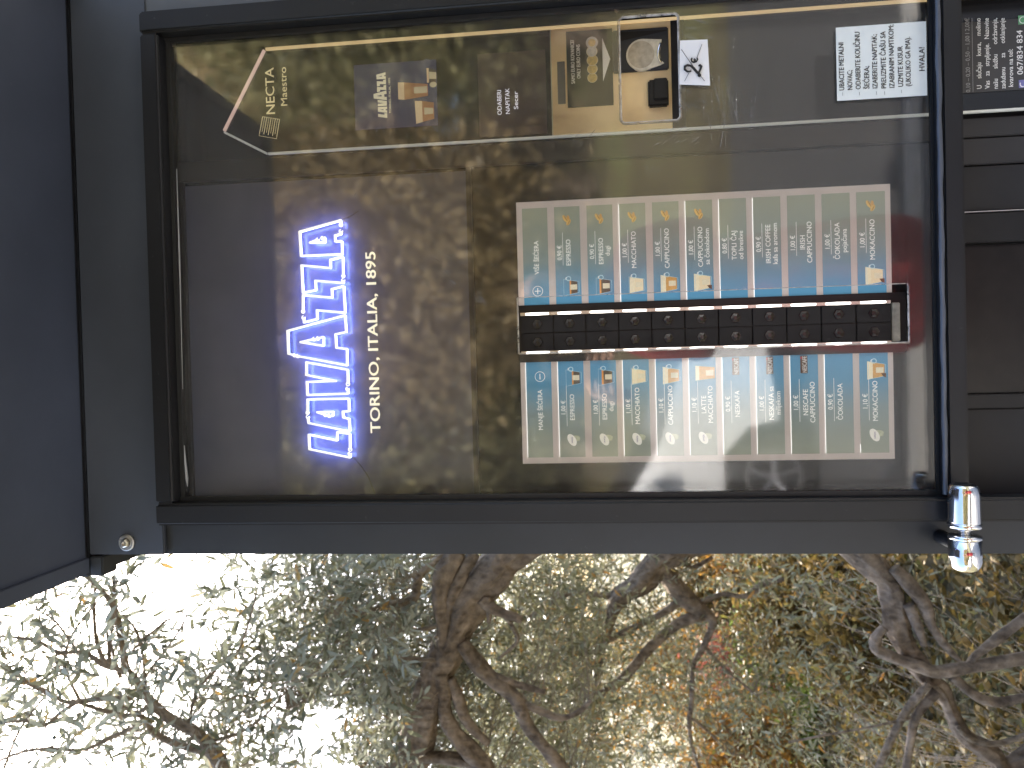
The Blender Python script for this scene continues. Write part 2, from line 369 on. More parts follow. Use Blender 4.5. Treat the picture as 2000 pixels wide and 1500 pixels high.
# canopy and roof
can = box('canopy', -.267, .565, .30, .954, ZT, ZT+.040, SOFFIT, kio, .003)
box('canopy_edge_strip', -.271, -.249, .296, .952, ZT-.005, ZT-.0005, SOFFIT, can, .001)
box('canopy_edge_strip', .547, .569, .296, .952, ZT-.005, ZT-.0005, SOFFIT, can, .001)
box('canopy_edge_strip', -.247, .545, .296, .318, ZT-.005, ZT-.0005, SOFFIT, can, .001)
box('roof_sheet', -.279, .66, .958, 1.90, ZT+.002, ZT+.045, PAINT, kio, .003)
p = W(180, 1116, .968); q = W(212, 1086, .968)
box('roof_bracket', -.277, XL-.001, .957, .99, q[2]+.002, ZT-.001, PAINT, kio, .002)
# bolt with washer
bp_ = W(247, 1060, .953)
m = MB(); m.lathe([(0, .0118), (.0022, .0118), (.003, .0105), (.003, .0068), (.0022, .0062)], (0, -1, 0), (bp_[0], .9545, bp_[2]), WSTEEL, 36, cap=False); bo = m.build('bolt', kio, smooth=False)
m = MB(); m.lathe([(0, .0062), (.0055, .0060), (.0072, .0045), (.0072, .0026), (.0045, .0024)], (0, -1, 0), (bp_[0], .953, bp_[2]), STEEL, 6, cap=True); m.build('bolt_head', bo)
# door frame: tubes with rounded edges
TW = .030
zm1 = W(1843, 500, DF)[2]; zm0 = W(1891, 500, DF)[2]
rt_in = W(700, 52, DF)[0]
dt = DF+.030
dr = box('door', dx_l, dx_l+TW, DF, dt, .30, dz_top, PAINT2, kio, .0035, 3); dr['label'] = 'black tubular door frame, hinge side'
box('frame_top_rail', dx_l+TW+.0002, dx_r-TW-.0002, DF, dt, dz_top-.027, dz_top-.0005, PAINT2, dr, .0035, 3)
box('frame_right_stile', dx_r-TW, dx_r, DF, dt, .30, dz_top, PAINT2, dr, .0035, 3)
box('frame_middle_rail', dx_l+TW+.0002, dx_r-TW-.0002, DF+.0015, dt, zm0, zm1, PAINT2, dr, .005, 3)
box('frame_bottom_rail', dx_l+TW+.0002, dx_r-TW-.0002, DF, dt, .3005, .33, PAINT2, dr, .0035, 3)
m = MB()
PX0, PX1, PZ0, PZ1 = dx_l+TW-.008, dx_r-TW+.008, zm1-.008, dz_top-.027+.008
for a in ((PX0+.0085, PX0+.0145, PZ0, PZ1), (PX1-.0145, PX1-.0085, PZ0, PZ1)): m.box(a[0], a[1], .9485, .9545, a[2]+.001, a[3]-.001, RUB)
for a in ((PZ0+.0085, PZ0+.0115), (PZ1-.0145, PZ1-.0085)): m.box(PX0+.0147, PX1-.0147, .9487, .9543, a[0], a[1], RUB)
m.build('gasket', dr)
# pale blue tube paints the reflective highlight on the middle rail's rounded edge
wx = [dx_l+TW+.004+i*.004 for i in range(int((dx_r-dx_l-2*TW)/.004))]
m = MB(); m.tube([(x, DF+.0035+.0003*math.sin(x*90), zm1+.0006+.0003*math.sin(x*71)) for x in wx], [.0032+.00025*math.sin(x*140)+.0002*math.sin(x*57) for x in wx], worn_paint('rail highlight paint', (.075, .085, .105), .34, dust=.5, bump=.8, bscale=260), 8); m.build('rail_edge_highlight', dr, smooth=True)
m = MB(); m.tube([W(345, 330, .9475), W(351, 520, .9475), W(353, 600, .9475), W(357, 760, .9475)], [.0006, .0011, .0007, .0004], GREYI, 5); m.tube([W(360, 870, .9475), W(362, 905, .9475), W(365, 935, .9475), W(366, 950, .9475)], [.0006, .0016, .0022, .0005], GREYI, 5); m.build('sealant_smear', dr, smooth=True)
# pane with two openings
def RC(x0, y0, x1, y1, Y):
    """upright rectangle: photo corner top-left(x0,y0) .. bottom-right(x1,y1)"""
    a = W(x0, y0, Y); c = W(x1, y1, Y); return a[0], c[0], c[2], a[2]
PY = .952
h1 = RC(1213, 241, 1325, 24, PY)
a_ = W(1013, 691, PY); c_ = W(1775, 553, PY); cm = W(1775, 669, PY); h2 = (( a_[0]+cm[0])/2, c_[0], c_[2], a_[2])
def rr(h, r=.004): x0, x1, z0, z1 = h; return [(x0+r, z0), (x1-r, z0), (x1, z0+r), (x1, z1-r), (x1-r, z1), (x0+r, z1), (x0, z1-r), (x0, z0+r)]
t0 = W(1203, 12, PY)
tri = [(W(1203, 22, PY)[0], W(1203, 22, PY)[2]), (W(1190, -8, PY)[0], W(1190, -8, PY)[2]), (W(1232, -8, PY)[0], W(1232, -8, PY)[2])]
v, f = fill2d([[(PX0, PZ0+.013), (PX1, PZ0+.013), (PX1, PZ1), (PX0, PZ1)], rr(h1), rr(h2), tri], .0)
me = bpy.data.meshes.new('pane'); k = len(v)
me.from_pydata([(p[0], PY, p[1]) for p in v]+[(p[0], PY+.004, p[1]) for p in v], [], [tuple(q) for q in f]+[tuple(i+k for i in q[::-1]) for q in f]); me.materials.append(PANE)
pane = link('acrylic_pane', me, dr)
def edge_ring(loop, wdt, name='cut_edge'):
    m = MB(); n_ = len(loop)
    for i in range(n_):
        a, b = loop[i], loop[(i+1) % n_]
        m.tube([(a[0], PY+.002, a[1]), (b[0], PY+.002, b[1])], wdt, EDGE, 6)
    return m.build(name, dr)
edge_ring(rr(h1), .0019); edge_ring(tri, .0016)
m = MB(); x0, x1, z0, z1 = h2
for a, b in (((x0, z0), (x1, z0)), ((x0, z0), (x0, z1)), ((x0, z1), (x1, z1))): m.tube([(a[0], PY+.002, a[1]), (b[0], PY+.002, b[1])], .0013, EDGE, 6)
m.tube([(x1, PY+.002, z0), (x1, PY+.002, z1)], .0006, EDGE, 6); m.build('cut_edge', dr)
def scuff(cx, cy, w, h, nst, ang, sp=.6):
    m = MB(); rd = random.Random(int(cx+cy))
    for i in range(nst):
        px = cx+rd.uniform(-w, w); py = cy+rd.uniform(-h, h); a = ang+rd.uniform(-.25, .25); L = rd.uniform(8, 30)*sp
        A = W(px-math.cos(a)*L, py-math.sin(a)*L, PY-.0006); B = W(px+math.cos(a)*L, py+math.sin(a)*L, PY-.0006); mdl = (A+B)/2+np.array([rd.uniform(-.001, .001), 0, rd.uniform(-.001, .001)])
        m.tube([A, mdl, B], [.0001, rd.uniform(.0003, .0007), .0001], SCUFF, 4)
    m.build('scuff_mark', dr)
scuff(1275, 330, 14, 10, 12, 1.9); scuff(1322, 265, 40, 16, 16, 2.6); scuff(935, 580, 8, 8, 10, .9, .5); scuff(1150, 270, 30, 12, 9, 2.5); scuff(1400, 225, 40, 40, 9, 1.5, 2.2); scuff(690, 375, 10, 10, 5, -1.1); scuff(860, 540, 50, 60, 8, .7, .8); scuff(1365, 60, 25, 22, 12, .4); scuff(1350, 190, 25, 22, 12, .4); scuff(1450, 180, 50, 90, 6, 1.57, 3.0)
# chrome hinge on the door's left stile (two bullet halves on a pin)
def hx(y): return W(1884, y, .905)[0]
hz_ = W(1884, 1030, .905)[2]; hy = .905
hg = thing('chrome_hinge', (hx(1030), hy, hz_), 'polished chrome two part barrel hinge on black door stile', 'hinge')
def bar(y0, y1, prof, name, mat=CHROME):
    x0, x1 = hx(y0), hx(y1); L = x1-x0; m = MB(); m.lathe([(x0+t*L-hx(1030), r) for t, r in prof], (1, 0, 0), (hx(1030), hy, hz_), mat, 40); return m.build(name, hg, smooth=True)
rb = .0175
bar(1020, 946, [(0, rb), (.02, rb), (.72, rb), (.84, rb*.97), (.93, rb*.9), (1.0, rb*.80), (1.0, rb*.70), (.985, rb*.68)], 'upper_barrel')
bar(946.3, 944.5, [(0, rb*.62), (1, rb*.60)], 'barrel_end', BLK3)
bar(1031, 1020.5, [(0, rb*.96), (.3, rb*1.06), (.8, rb*1.06), (1, rb*.98)], 'collar')
bar(1044, 1028, [(0, rb*.36), (1, rb*.36)], 'pin', STEEL)
bar(1053, 1044.3, [(0, rb*.98), (.3, rb*1.05), (.8, rb*1.05), (1, rb*.96)], 'collar')
bar(1119, 1053.4, [(0, .0001), (.02, rb*.30), (.06, rb*.55), (.13, rb*.78), (.22, rb*.92), (.34, rb), (1, rb)], 'lower_barrel')
m = MB(); m.lathe([(0, rb*.5), (.03, rb*.5)], (0, 1, 0), (hx(990), hy+.006, hz_), PAINT2, 20); m.build('mounting_stud', hg); m = MB(); m.lathe([(0, rb*.5), (.06, rb*.5)], (0, 1, 0), (hx(1070), hy+.006, hz_), PAINT2, 20); m.build('mounting_stud', hg)

# ------------------------------------------------------------------ the vending machine
MY = 1.0
vm = thing('coffee_vending_machine', (.17, 1.35, .34), 'black coffee vending machine with blue neon letters and button menu', 'vending machine')
mx0, mx1 = dx_l+.006, dx_r+.004
box('machine_body', mx0, mx1, MY+.012, 1.72, .345, dz_top+.0, BLK3, vm, .004)
zb = W(1886, 600, MY)[2]+.01
fp = box('front_door', mx0, mx1, MY, MY+.0115, zb, dz_top-.012, BLK, vm, .002)
# bezels round the display panel
dpx0, dpx1, dpz0, dpz1 = RC(381, 975, 909, 333, MY-.004)
box('bezel', mx0, W(700, 336, MY-.006)[0]-.0005, MY-.0065, MY-.0005, dpz1+.0002, dz_top-.013, BLK3, vm, .001)
box('bezel', mx0, W(700, 336, MY-.006)[0]-.0005, MY-.0055, MY-.0005, W(925, 500, MY)[2], dpz0-.0003, BLK2, vm, .0008)
box('bezel', W(700, 337, MY-.006)[0], W(700, 297, MY-.006)[0], MY-.0065, MY-.0004, zb, dz_top-.013, BLK2, vm, .001)
dp = box('display_panel', mx0+.001, dpx1-.0003, MY-.003, MY-.0004, dpz0, dpz1, PANEL, vm, 0)
# neon outline letters: traced strokes (photo px)
z7 = lambda p: (540+p[0]/5.768, 400+p[1]/5.768)
z8 = lambda p: (540+p[0]/5.359, 640+p[1]/5.359)
Lt = {
 'L': [[z8(p) for p in [(765, 1320), (770, 1360), (342, 1272), (335, 1120), (632, 1182), (635, 1092), (765, 1112), (768, 1275)]]],
 'A': [[z8(p) for p in [(322, 890), (322, 752), (752, 743), (758, 875), (692, 878), (695, 938), (758, 955), (765, 1085), (332, 998), (325, 935)]], [z8(p) for p in [(510, 912), (425, 885), (588, 880), (588, 925), (550, 922)]]],
 'V': [[z8(p) for p in [(740, 640), (750, 690), (320, 705), (315, 568), (622, 558), (310, 495), (310, 362), (742, 440), (745, 590)]]],
 'A2': [[(581, 695.4), (677.7, 713.7), (677.2, 681.4), (656.6, 679.2), (654.8, 653), (675.9, 648.6), (673.5, 615.8), (561, 646.2), (562.8, 690.8), (574.5, 693.7)], [z8(p) for p in [(390, 118), (250, 152), (490, 190), (490, 97), (430, 112)]]],
 'Z': [[z7(p) for p in [(295, 1200), (295, 1018), (625, 1045), (620, 950), (755, 915), (770, 1215), (452, 1187), (457, 1285), (308, 1325), (300, 1270)]]],
 'Z2': [[z7(p) for p in [(750, 800), (745, 585), (603, 620), (605, 712), (278, 682), (295, 990), (440, 960), (435, 855), (755, 880), (748, 850)]]],
 'A3': [[z7(p) for p in [(722, 225), (722, 172), (258, 302), (273, 575), (738, 555), (735, 408), (660, 412), (657, 345), (728, 325), (722, 297)]], [z7(p) for p in [(460, 392), (375, 425), (545, 420), (545, 368), (515, 372)]]],
}
NY = MY-.0165
for key, strokes in Lt.items():
    m = MB(); g = MB()
    for st in strokes:
        P3 = [W(x, y, NY) for x, y in st]; r_ = .00150
        for i in range(len(P3)-1):
            m.tube([P3[i], P3[i+1]], r_, NEON, 8); m.lathe([(-r_, .0002), (-r_*.7, r_*.72), (0, r_*1.02), (r_*.7, r_*.72), (r_, .0002)], (0, 1, 0), P3[i], NEON, 10)
            d_ = np.array([0, .0034, 0]); g.tube([P3[i]+d_, P3[i+1]+d_], .0011, NEON_HALO, 5)
        for e in (P3[0], P3[-1]):                  # bent tube ends
            c = e+np.array([0, .001, 0]); m.tube([c+np.array([.0026*math.cos(a), .0005, .0026*math.sin(a)]) for a in np.linspace(0, 5.2, 9)], .0007, NEON, 5)
    nl = m.build('neon_letter', vm, smooth=True); g.build('added_halo_tubes', nl)  # unseen blue tubes added behind each letter to light the panel
m = MB(); A = W(743, 845, MY-.0036); B = W(729, 492, MY-.0036)
put_text(m, 'TORINO, ITALIA, 1895', A[0], A[2], W(724, 845, MY)[2]-W(744, 845, MY)[2], MY-.0036, CREAME, 'l', B[0]-A[0], .022); m.build('tagline_lettering', vm)
m = MB(); m.tube([W(690, 893, NY+.003), W(705, 910, NY+.003), W(720, 932, NY+.004), W(732, 965, NY+.005)], .0006, INK, 5); m.build('neon_cable', vm); m = MB(); m.tube([W(670, 428, NY+.003), W(685, 422, NY+.003), W(700, 412, NY+.004)], .0006, INK, 5); m.build('neon_cable', vm)
# service column on the right with lit profile
CY_ = MY-.006
prof = [(W(1900, -4, CY_), W(522, 101, CY_), LEDG, .0034), (W(516, 101, CY_), W(440, 257, CY_), LEDP, .0032), (W(441, 261, CY_), W(523, 300, CY_), LEDS, .0026), (W(527, 301, CY_), W(2100, 198, CY_), LEDS, .0024)]
cxl = (W(700, 292, CY_)[0]+W(1700, 231, CY_)[0])/2; cxr = (W(530, 97, CY_)[0]+W(1700, 10, CY_)[0])/2
zt_ = W(519, 99, CY_)[2]; zl_ = W(524, 301, CY_)[2]; ap = W(439, 259, CY_)
pts = [(cxl, .55), (cxr, .55), (cxr, zt_), (ap[0], ap[2]), (cxl, zl_)]
m = MB(); m.poly(pts, MY-.0072, BLK)
m.add([(p[0], MY-.0072, p[1]) for p in pts]+[(p[0], MY-.0003, p[1]) for p in pts], [(i, (i+1) % 5, (i+1) % 5+5, i+5) for i in range(5)], BLK); colp = m.build('service_column', vm)
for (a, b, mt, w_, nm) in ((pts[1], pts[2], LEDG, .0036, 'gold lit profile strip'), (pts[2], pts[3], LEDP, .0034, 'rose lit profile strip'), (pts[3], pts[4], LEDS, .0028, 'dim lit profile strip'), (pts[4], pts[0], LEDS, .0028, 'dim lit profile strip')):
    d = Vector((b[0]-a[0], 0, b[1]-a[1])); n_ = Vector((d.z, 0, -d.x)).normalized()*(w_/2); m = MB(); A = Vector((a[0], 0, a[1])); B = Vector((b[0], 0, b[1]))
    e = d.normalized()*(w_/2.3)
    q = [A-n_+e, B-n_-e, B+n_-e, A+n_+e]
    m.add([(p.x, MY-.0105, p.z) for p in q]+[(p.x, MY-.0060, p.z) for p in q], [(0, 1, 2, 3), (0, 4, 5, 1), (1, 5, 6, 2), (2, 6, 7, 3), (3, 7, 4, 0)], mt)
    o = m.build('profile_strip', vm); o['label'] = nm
KY = MY-.0078                                  # prints on the column
m = MB(); A = W(537, 222, KY); B = W(533, 132, KY)
put_text(m, 'NECTA', A[0], A[2], .0135, KY, CREAM2, 'l', B[0]-A[0], .01)
A = W(561, 206, KY); B = W(557, 131, KY); put_text(m, 'Maestro', A[0], A[2], .0098, KY, CREAM2, 'l', B[0]-A[0], .004)
q = [W(513, 228, KY), W(546, 233, KY), W(540, 271, KY), W(506, 265, KY)]
for i in range(4): m.tube([q[i], q[(i+1) % 4]], .00028, CREAM2, 4)
for i in range(9):
    t_ = i/8; A = q[0]*(1-t_)+q[1]*t_; B = q[3]*(1-t_)+q[2]*t_; e = .12+.1*(i % 2)
    m.tube([A, A*(e)+B*(1-e)], .00045 if i % 2 == 0 else .00028, CREAM2, 4)
m.build('maker_lettering', vm)
# picture screen
sx0, sx1, sz0, sz1 = RC(695, 255, 852, 117, KY)
ps = box('picture_screen', sx0, sx1, MY-.0092, MY-.0073, sz0, sz1, SCRN, vm, 0)
m = MB(); SYY = MY-.0095
def small_logo(mb, x0, x1, z0, z1, Y, mat):
    allp = [p for st in Lt.values() for s in st for p in s]
    w = lambda p: ((W(p[0], p[1], NY)[0]), (W(p[0], p[1], NY)[2]))
    loops = [[w(p) for p in s] for st in Lt.values() for s in st]; A = np.array([p for L in loops for p in L]); mn, mxx = A.min(0), A.max(0)
    for st in Lt.values():
        LL = [[((w(p)[0]-mn[0])/(mxx[0]-mn[0])*(x1-x0)+x0, (w(p)[1]-mn[1])/(mxx[1]-mn[1])*(z1-z0)+z0) for p in s] for s in st]
        v, f = fill2d(LL); mb.add([(p[0], Y, p[1]) for p in v], f, mat)
SCR_C = emit('screen cream', (1, .9, .66), EM(.42), (.3, .3, .2)); SCR_F = emit('screen foam', (.95, .74, .45), EM(.33), (.3, .2, .1)); SCR_K = emit('screen coffee', (.52, .24, .10), EM(.26), (.2, .1, .05)); SCR_L = emit('screen label', (.95, .76, .5), EM(.30), (.2, .2, .1)); SCR_D = emit('screen espresso', (.16, .09, .05), EM(.2)); SCR_G = emit('screen glass', (.5, .5, .8), EM(.16))
lx0, lx1, lz0, lz1 = RC(731, 232, 754, 141, SYY); small_logo(m, lx0, lx1, lz0, lz1, SYY, SCR_C)
A = W(764, 221, SYY); B = W(761, 152, SYY); put_text(m, 'TORINO, ITALIA, 1895', A[0], A[2], .0028, SYY, SCR_C, 'l', B[0]-A[0], .015)
def quadp(mb, pts, Y, mat): mb.poly([(W(x, y, Y)[0], W(x, y, Y)[2]) for x, y in pts], Y, mat)
quadp(m, [(777, 161), (778, 194), (790, 195), (789, 161)], SYY, SCR_F); quadp(m, [(789, 161), (790, 195), (836, 187), (835, 164)], SYY, SCR_K); quadp(m, [(808, 170), (809, 183), (834, 181), (834, 168)], SYY-.0003, SCR_L)
quadp(m, [(810, 197), (813, 242), (826, 238), (824, 197)], SYY, SCR_F); quadp(m, [(824, 197), (826, 238), (848, 232), (847, 200)], SYY, SCR_K); quadp(m, [(828, 210), (829, 224), (846, 222), (846, 211)], SYY-.0003, SCR_L)
quadp(m, [(833, 133), (834, 162), (852, 160), (852, 136)], SYY, SCR_D); quadp(m, [(833, 133), (834, 162), (838, 161), (837, 133)], SYY-.0003, SCR_F); quadp(m, [(838, 140), (838, 154), (852, 154), (852, 141)], SYY-.0003, SCR_L)
quadp(m, [(824, 130), (826, 163), (827, 163), (825, 130)], SYY, SCR_G); c = W(833, 122, SYY); m.ring(c[0], c[2], .0040, .0050, SYY, SCR_G, 18); c = W(846, 165, SYY); m.disc(c[0], c[2], .004, SYY, SCR_L, 16, .005)
m.build('screen_picture', ps)
# text display
sx0, sx1, sz0, sz1 = RC(937, 269, 1065, 97, KY)
lcd = box('text_display', sx0, sx1, MY-.0088, MY-.0073, sz0, sz1, LCD, vm, 0); m = MB(); SYY = MY-.0092
for s_, (xa, ya), (xb, yb) in (('ODABERI', (980, 224), (978, 176)), ('NAPITAK', (996, 222), (993, 172)), ('Secer', (1012, 213), (1009, 178))):
    A = W(xa, ya, SYY); B = W(xb, yb, SYY); put_text(m, s_, A[0], A[2], .0062, SYY, LCDT, 'l', B[0]-A[0], .0)
m.build('display_lettering', lcd)
box('display_bezel', sx0+.012, sx0+.0125, MY-.0091, MY-.0086, sz0+.006, sz1-.012, BLK3, lcd, 0)
# gold coin panel
gx0, gx1, gz0, gz1 = RC(1081, 266, 1309, 48, KY)
gx0 = cxl+.0022; gx1 = cxr-.0025
gp = box('coin_panel', gx0, gx1, MY-.0098, MY-.0073, gz0, gz1, GOLDP, vm, .0004); gp['label'] = 'gold coin entry panel'
box('panel_edge', gx0, gx1, MY-.0104, MY-.0074, gz1+.0002, gz1+.0014, STEEL, gp, 0)
GY = MY-.0100
a = RC(1090, 204, 1103, 120, GY); box('note_slot', a[0], a[1], GY-.001, GY+.0001, a[2], a[3], simple('slot cover grey', (.12, .12, .125), .4), gp, .0004)
a = RC(1109, 211, 1195, 56, GY); st = box('coin_sticker', a[0], a[1], GY-.0009, GY-.0001, a[2], a[3], STICK, gp, 0)
m = MB(); SY = GY-.0013
for s_, (xa, ya), (xb, yb) in (('SAMO EURO KOVANICE/', (1123, 163), (1119, 78)), ('ONLY EURO COINS', (1134, 153), (1130, 87))):
    A = W(xa, ya, SY); B = W(xb, yb, SY); put_text(m, s_, A[0], A[2], .0052, SY, WHITE, 'l', B[0]-A[0], .028)
m.build('sticker_lettering', gp)
m = MB(); quadp(m, [(1176, 74), (1192, 115), (1178, 159)], SY, WHITE); m.build('arrow_mark', gp)
m = MB()
for i, (x, y, r, k) in enumerate(((1157, 152, 9.6, 'g'), (1157, 135, 10, 'g'), (1157, 118, 10.8, 'g'), (1156, 101, 10.6, 's'), (1156, 84, 11.6, 'b'))):
    c = W(x, y, SY); r *= .99/1400; Yk = SY-.0002-i*.0002
    m.disc(c[0], c[2], r, Yk, COIN_S if k in 'sb' else COIN_G, 24)
    m.ring(c[0], c[2], r*.9, r, Yk-.00008, CREAM if k != 'b' else COIN_S, 24); m.disc(c[0], c[2], r*(.62 if k in 'sb' else .7), Yk-.00008, COIN_G if k == 'b' else (COIN_S if k == 's' else COIN_G), 20)
m.build('coin_picture', gp)
# coin entry: black recess, steel oval plate
a = RC(1197, 145, 1304, 55, GY)
ce = box('coin_entry', a[0], a[1], GY-.0055, GY-.0001, a[2], a[3], simple('coin entry plastic', (.016, .020, .032), .38, var=.2), gp, .0015)
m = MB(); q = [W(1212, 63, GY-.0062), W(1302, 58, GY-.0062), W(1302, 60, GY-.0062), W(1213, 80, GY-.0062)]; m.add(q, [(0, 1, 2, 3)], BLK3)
c = W(1254, 108, GY-.006); r = .0212; CP = GY-.0058
pl = []
for i in range(30):
    an = math.pi/2-.25+ (math.pi+.5)*i/29*0+ 2*math.pi*i/30
    pl.append((c[0]+r*math.cos(an)*1.02, c[2]+r*math.sin(an)))
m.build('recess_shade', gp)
m = MB(); up = [(c[0]+r*math.cos(t_), c[2]+r*math.sin(t_)) for t_ in np.linspace(-.12, math.pi+.12, 26)]
lo = [(W(1290, 128, CP)[0], W(1290, 128, CP)[2]), (W(1297, 124, CP)[0], W(1297, 124, CP)[2]), (W(1290, 118, CP)[0], W(1290, 118, CP)[2]), (W(1288, 104, CP)[0], W(1288, 104, CP)[2]), (W(1291, 88, CP)[0], W(1291, 88, CP)[2]), (W(1292, 78, CP)[0], W(1292, 78, CP)[2])]
CPM = simple('coin plate metal', (.58, .56, .51), .35, metal=.45, var=.15, scale=160); outl = up+lo; v, f = fill2d([outl]); k = len(outl)
m.add([(p[0], CP-.0018, p[1]) for p in v], f, CPM); m.add([(p[0], CP-.0018, p[1]) for p in outl]+[(p[0], CP+.003, p[1]) for p in outl], [(i, (i+1) % k, (i+1) % k+k, i+k) for i in range(k)], CPM)
[None]; m.build('coin_plate', gp)
m = MB(); c2 = W(1252, 108, CP); m.disc(c2[0], c2[2], .0182, CP-.0021, simple('worn plate centre', (.42, .38, .31), .5, metal=.4, var=.2, scale=120), 32, .0175); m.ring(c2[0], c2[2], .0182, .0197, CP-.0024, CPM, 36, sz=.96); m.tube([W(1291, 122, CP-.003), W(1286, 112, CP-.003), W(1286, 98, CP-.003), W(1290, 84, CP-.003)], .0014, CHROME, 8); m.build('coin_rim', gp)
# return button and black recess under it
a = RC(1266, 212, 1304, 158, GY); rbn = box('return_button', a[0], a[1], GY-.009, GY-.0001, a[2], a[3], BLK3, gp, .002)
a2 = RC(1270, 205, 1303, 158, GY); box('button_cap', a2[0]+.003, a2[1], GY-.0125, GY-.0092, a2[2]+.001, a2[3]-.004, BLK3, gp, .0012)
a = RC(1309.5, 262, 1330, 30, KY); box('panel_gap', gx0, gx1, MY-.0095, MY-.0073, gz0-.018, gz0-.0004, RUB, gp, 0)

# ---- menu sheet, tiles, buttons
rows_px = [1020.6, 1082.5, 1144, 1208, 1272, 1338, 1403.5, 1469.6, 1537, 1605, 1673]; ends_px = [1069, 1131.6, 1195, 1259, 1324, 1391, 1457.6, 1523.7, 1592, 1659, 1727.5]
MYT = MY-.0030
zt = [W(x, 405-(x-1020)*.053, MYT)[2] for x in rows_px]; ze = [W(x, 405-(x-1020)*.053, MYT)[2] for x in ends_px]
k1, k0 = np.polyfit(range(11), zt, 1); e1, e0 = np.polyfit(range(11), ze, 1)
zt = [k0+k1*i for i in range(11)]; ze = [e0+e1*i for i in range(11)]
s_l = (W(1022, 905, MYT)[0]+W(1747, 897, MYT)[0])/2; s_r = (W(1007, 397, MYT)[0]+W(1740, 357, MYT)[0])/2
s_t = (W(1022, 905, MYT)[2]+W(1007, 397, MYT)[2])/2; s_b = (W(1747, 897, MYT)[2]+W(1740, 357, MYT)[2])/2
ul = (W(1015, 709, MYT)[0]+W(1744, 686, MYT)[0])/2; ur = (W(1013, 600, MYT)[0]+W(1742, 570, MYT)[0])/2
tr_l = ur; tr_r = (W(1045, 408, MYT)[0]+W(1700, 372, MYT)[0])/2; tl_r = ul; tl_l = (W(1045, 893, MYT)[0]+W(1700, 886, MYT)[0])/2
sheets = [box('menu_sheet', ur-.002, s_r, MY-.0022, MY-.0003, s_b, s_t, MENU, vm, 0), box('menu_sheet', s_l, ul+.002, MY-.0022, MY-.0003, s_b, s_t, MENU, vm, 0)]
TY = MY-.0030; QY = MY-.0036
def cup(mb, cx, cz, w, h, kind, Y):
    if kind == 'latte':
        tw, bw = w*.36, w*.27; foam = .24
        mb.poly([(cx-tw, cz+h*.62), (cx+tw, cz+h*.62), (cx+bw, cz-h*.62), (cx-bw, cz-h*.62)], Y, C_COF)
        mb.poly([(cx-tw, cz+h*.62), (cx+tw, cz+h*.62), (cx+tw*.96, cz+h*.38), (cx-tw*.96, cz+h*.38)], Y-.0002, C_FOAM2)
        mb.quad(cx-bw*.5, cx+bw*.5, cz-h*.55, cz-h*.05, Y-.0003, C_LAB); return
    tw, bw = w*.40, w*.27; ox = -w*.08; c = cx+ox
    def row(t): return tw+(bw-tw)*t
    def band(t0, t1, mat, dy=0, k0=1.0): a, b_ = row(t0)*k0, row(t1)*k0; mb.poly([(c-a, cz+h*(.5-t0)), (c+a, cz+h*(.5-t0)), (c+b_, cz+h*(.5-t1)), (c-b_, cz+h*(.5-t1))], Y-dy, mat)
    th = .0004
    for sg in (-1, 1): mb.tube([(c+sg*tw*1.05, Y, cz+h*.5), (c+sg*bw*1.02, Y, cz-h*.52)], th*.7, PRINTB, 4)
    mb.tube([(c-bw, Y, cz-h*.54), (c+bw, Y, cz-h*.54)], th*.7, PRINTB, 4); mb.tube([(c-tw*1.05, Y, cz+h*.5), (c+tw*1.05, Y, cz+h*.5)], th*.6, PRINTB, 4)
    mb.ring(cx+w*.36, cz+h*.16, w*.085, w*.125, Y, PRINTB, 16, sz=1.0); mb.ring(cx+w*.36, cz+h*.26, w*.05, w*.09, Y-.0001, WHITE, 8, .3, 2.4)
    if kind == 'esp': band(.40, .50, C_ORG); band(.50, .93, C_BLK)
    elif kind == 'dugi': band(.22, .34, C_ORG); band(.34, .93, C_BLK)
    elif kind == 'mac': band(.05, .38, C_FOAM2); band(.38, .95, C_COF)
    elif kind == 'macl': band(.05, .38, C_FOAM2); band(.38, .95, C_FOAM)
    elif kind in ('cap', 'mok'): band(-.08, .26, C_FOAM2, 0, 1.06); band(.26, .97, C_COF, 0, 1.04)
    elif kind == 'capc': band(-.08, .26, C_FOAM2, 0, 1.06); band(.26, .97, C_FOAM, 0, 1.04)
    mb.quad(c-bw*.45, c+bw*.5, cz-h*.40, cz+h*.06, Y-.0003, C_LAB)
    if kind in ('capc', 'mok'): mb.poly([(c-bw*1.1, cz-h*.38), (c-bw*.55, cz-h*.25), (c-bw*.5, cz-h*.55), (c-bw*1.3, cz-h*.56)], Y-.0004, C_BRN)
def beans(mb, cx, cz, s, Y):
    def el(x, z, a, b_, ang, mat, dy):
        ca, sa = math.cos(ang), math.sin(ang); mb.poly([(x+a*math.cos(t_)*ca-b_*math.sin(t_)*sa, z+a*math.cos(t_)*sa+b_*math.sin(t_)*ca) for t_ in np.linspace(0, 2*math.pi, 15)[:-1]], Y-dy, mat)
    el(cx+s*.15, cz+s*.22, s*.62, s*.27, .55, C_BEAN, 0); el(cx+s*.2, cz+s*.12, s*.5, s*.07, .5, C_BEAN2, .0001)
    el(cx-s*.42, cz-s*.30, s*.50, s*.26, -.55, C_BEAN, .0002); el(cx-s*.45, cz-s*.34, s*.44, s*.06, -.5, C_BEAN2, .0003); el(cx+s*.25, cz-s*.25, s*.40, s*.2, .1, C_COF, .00015)
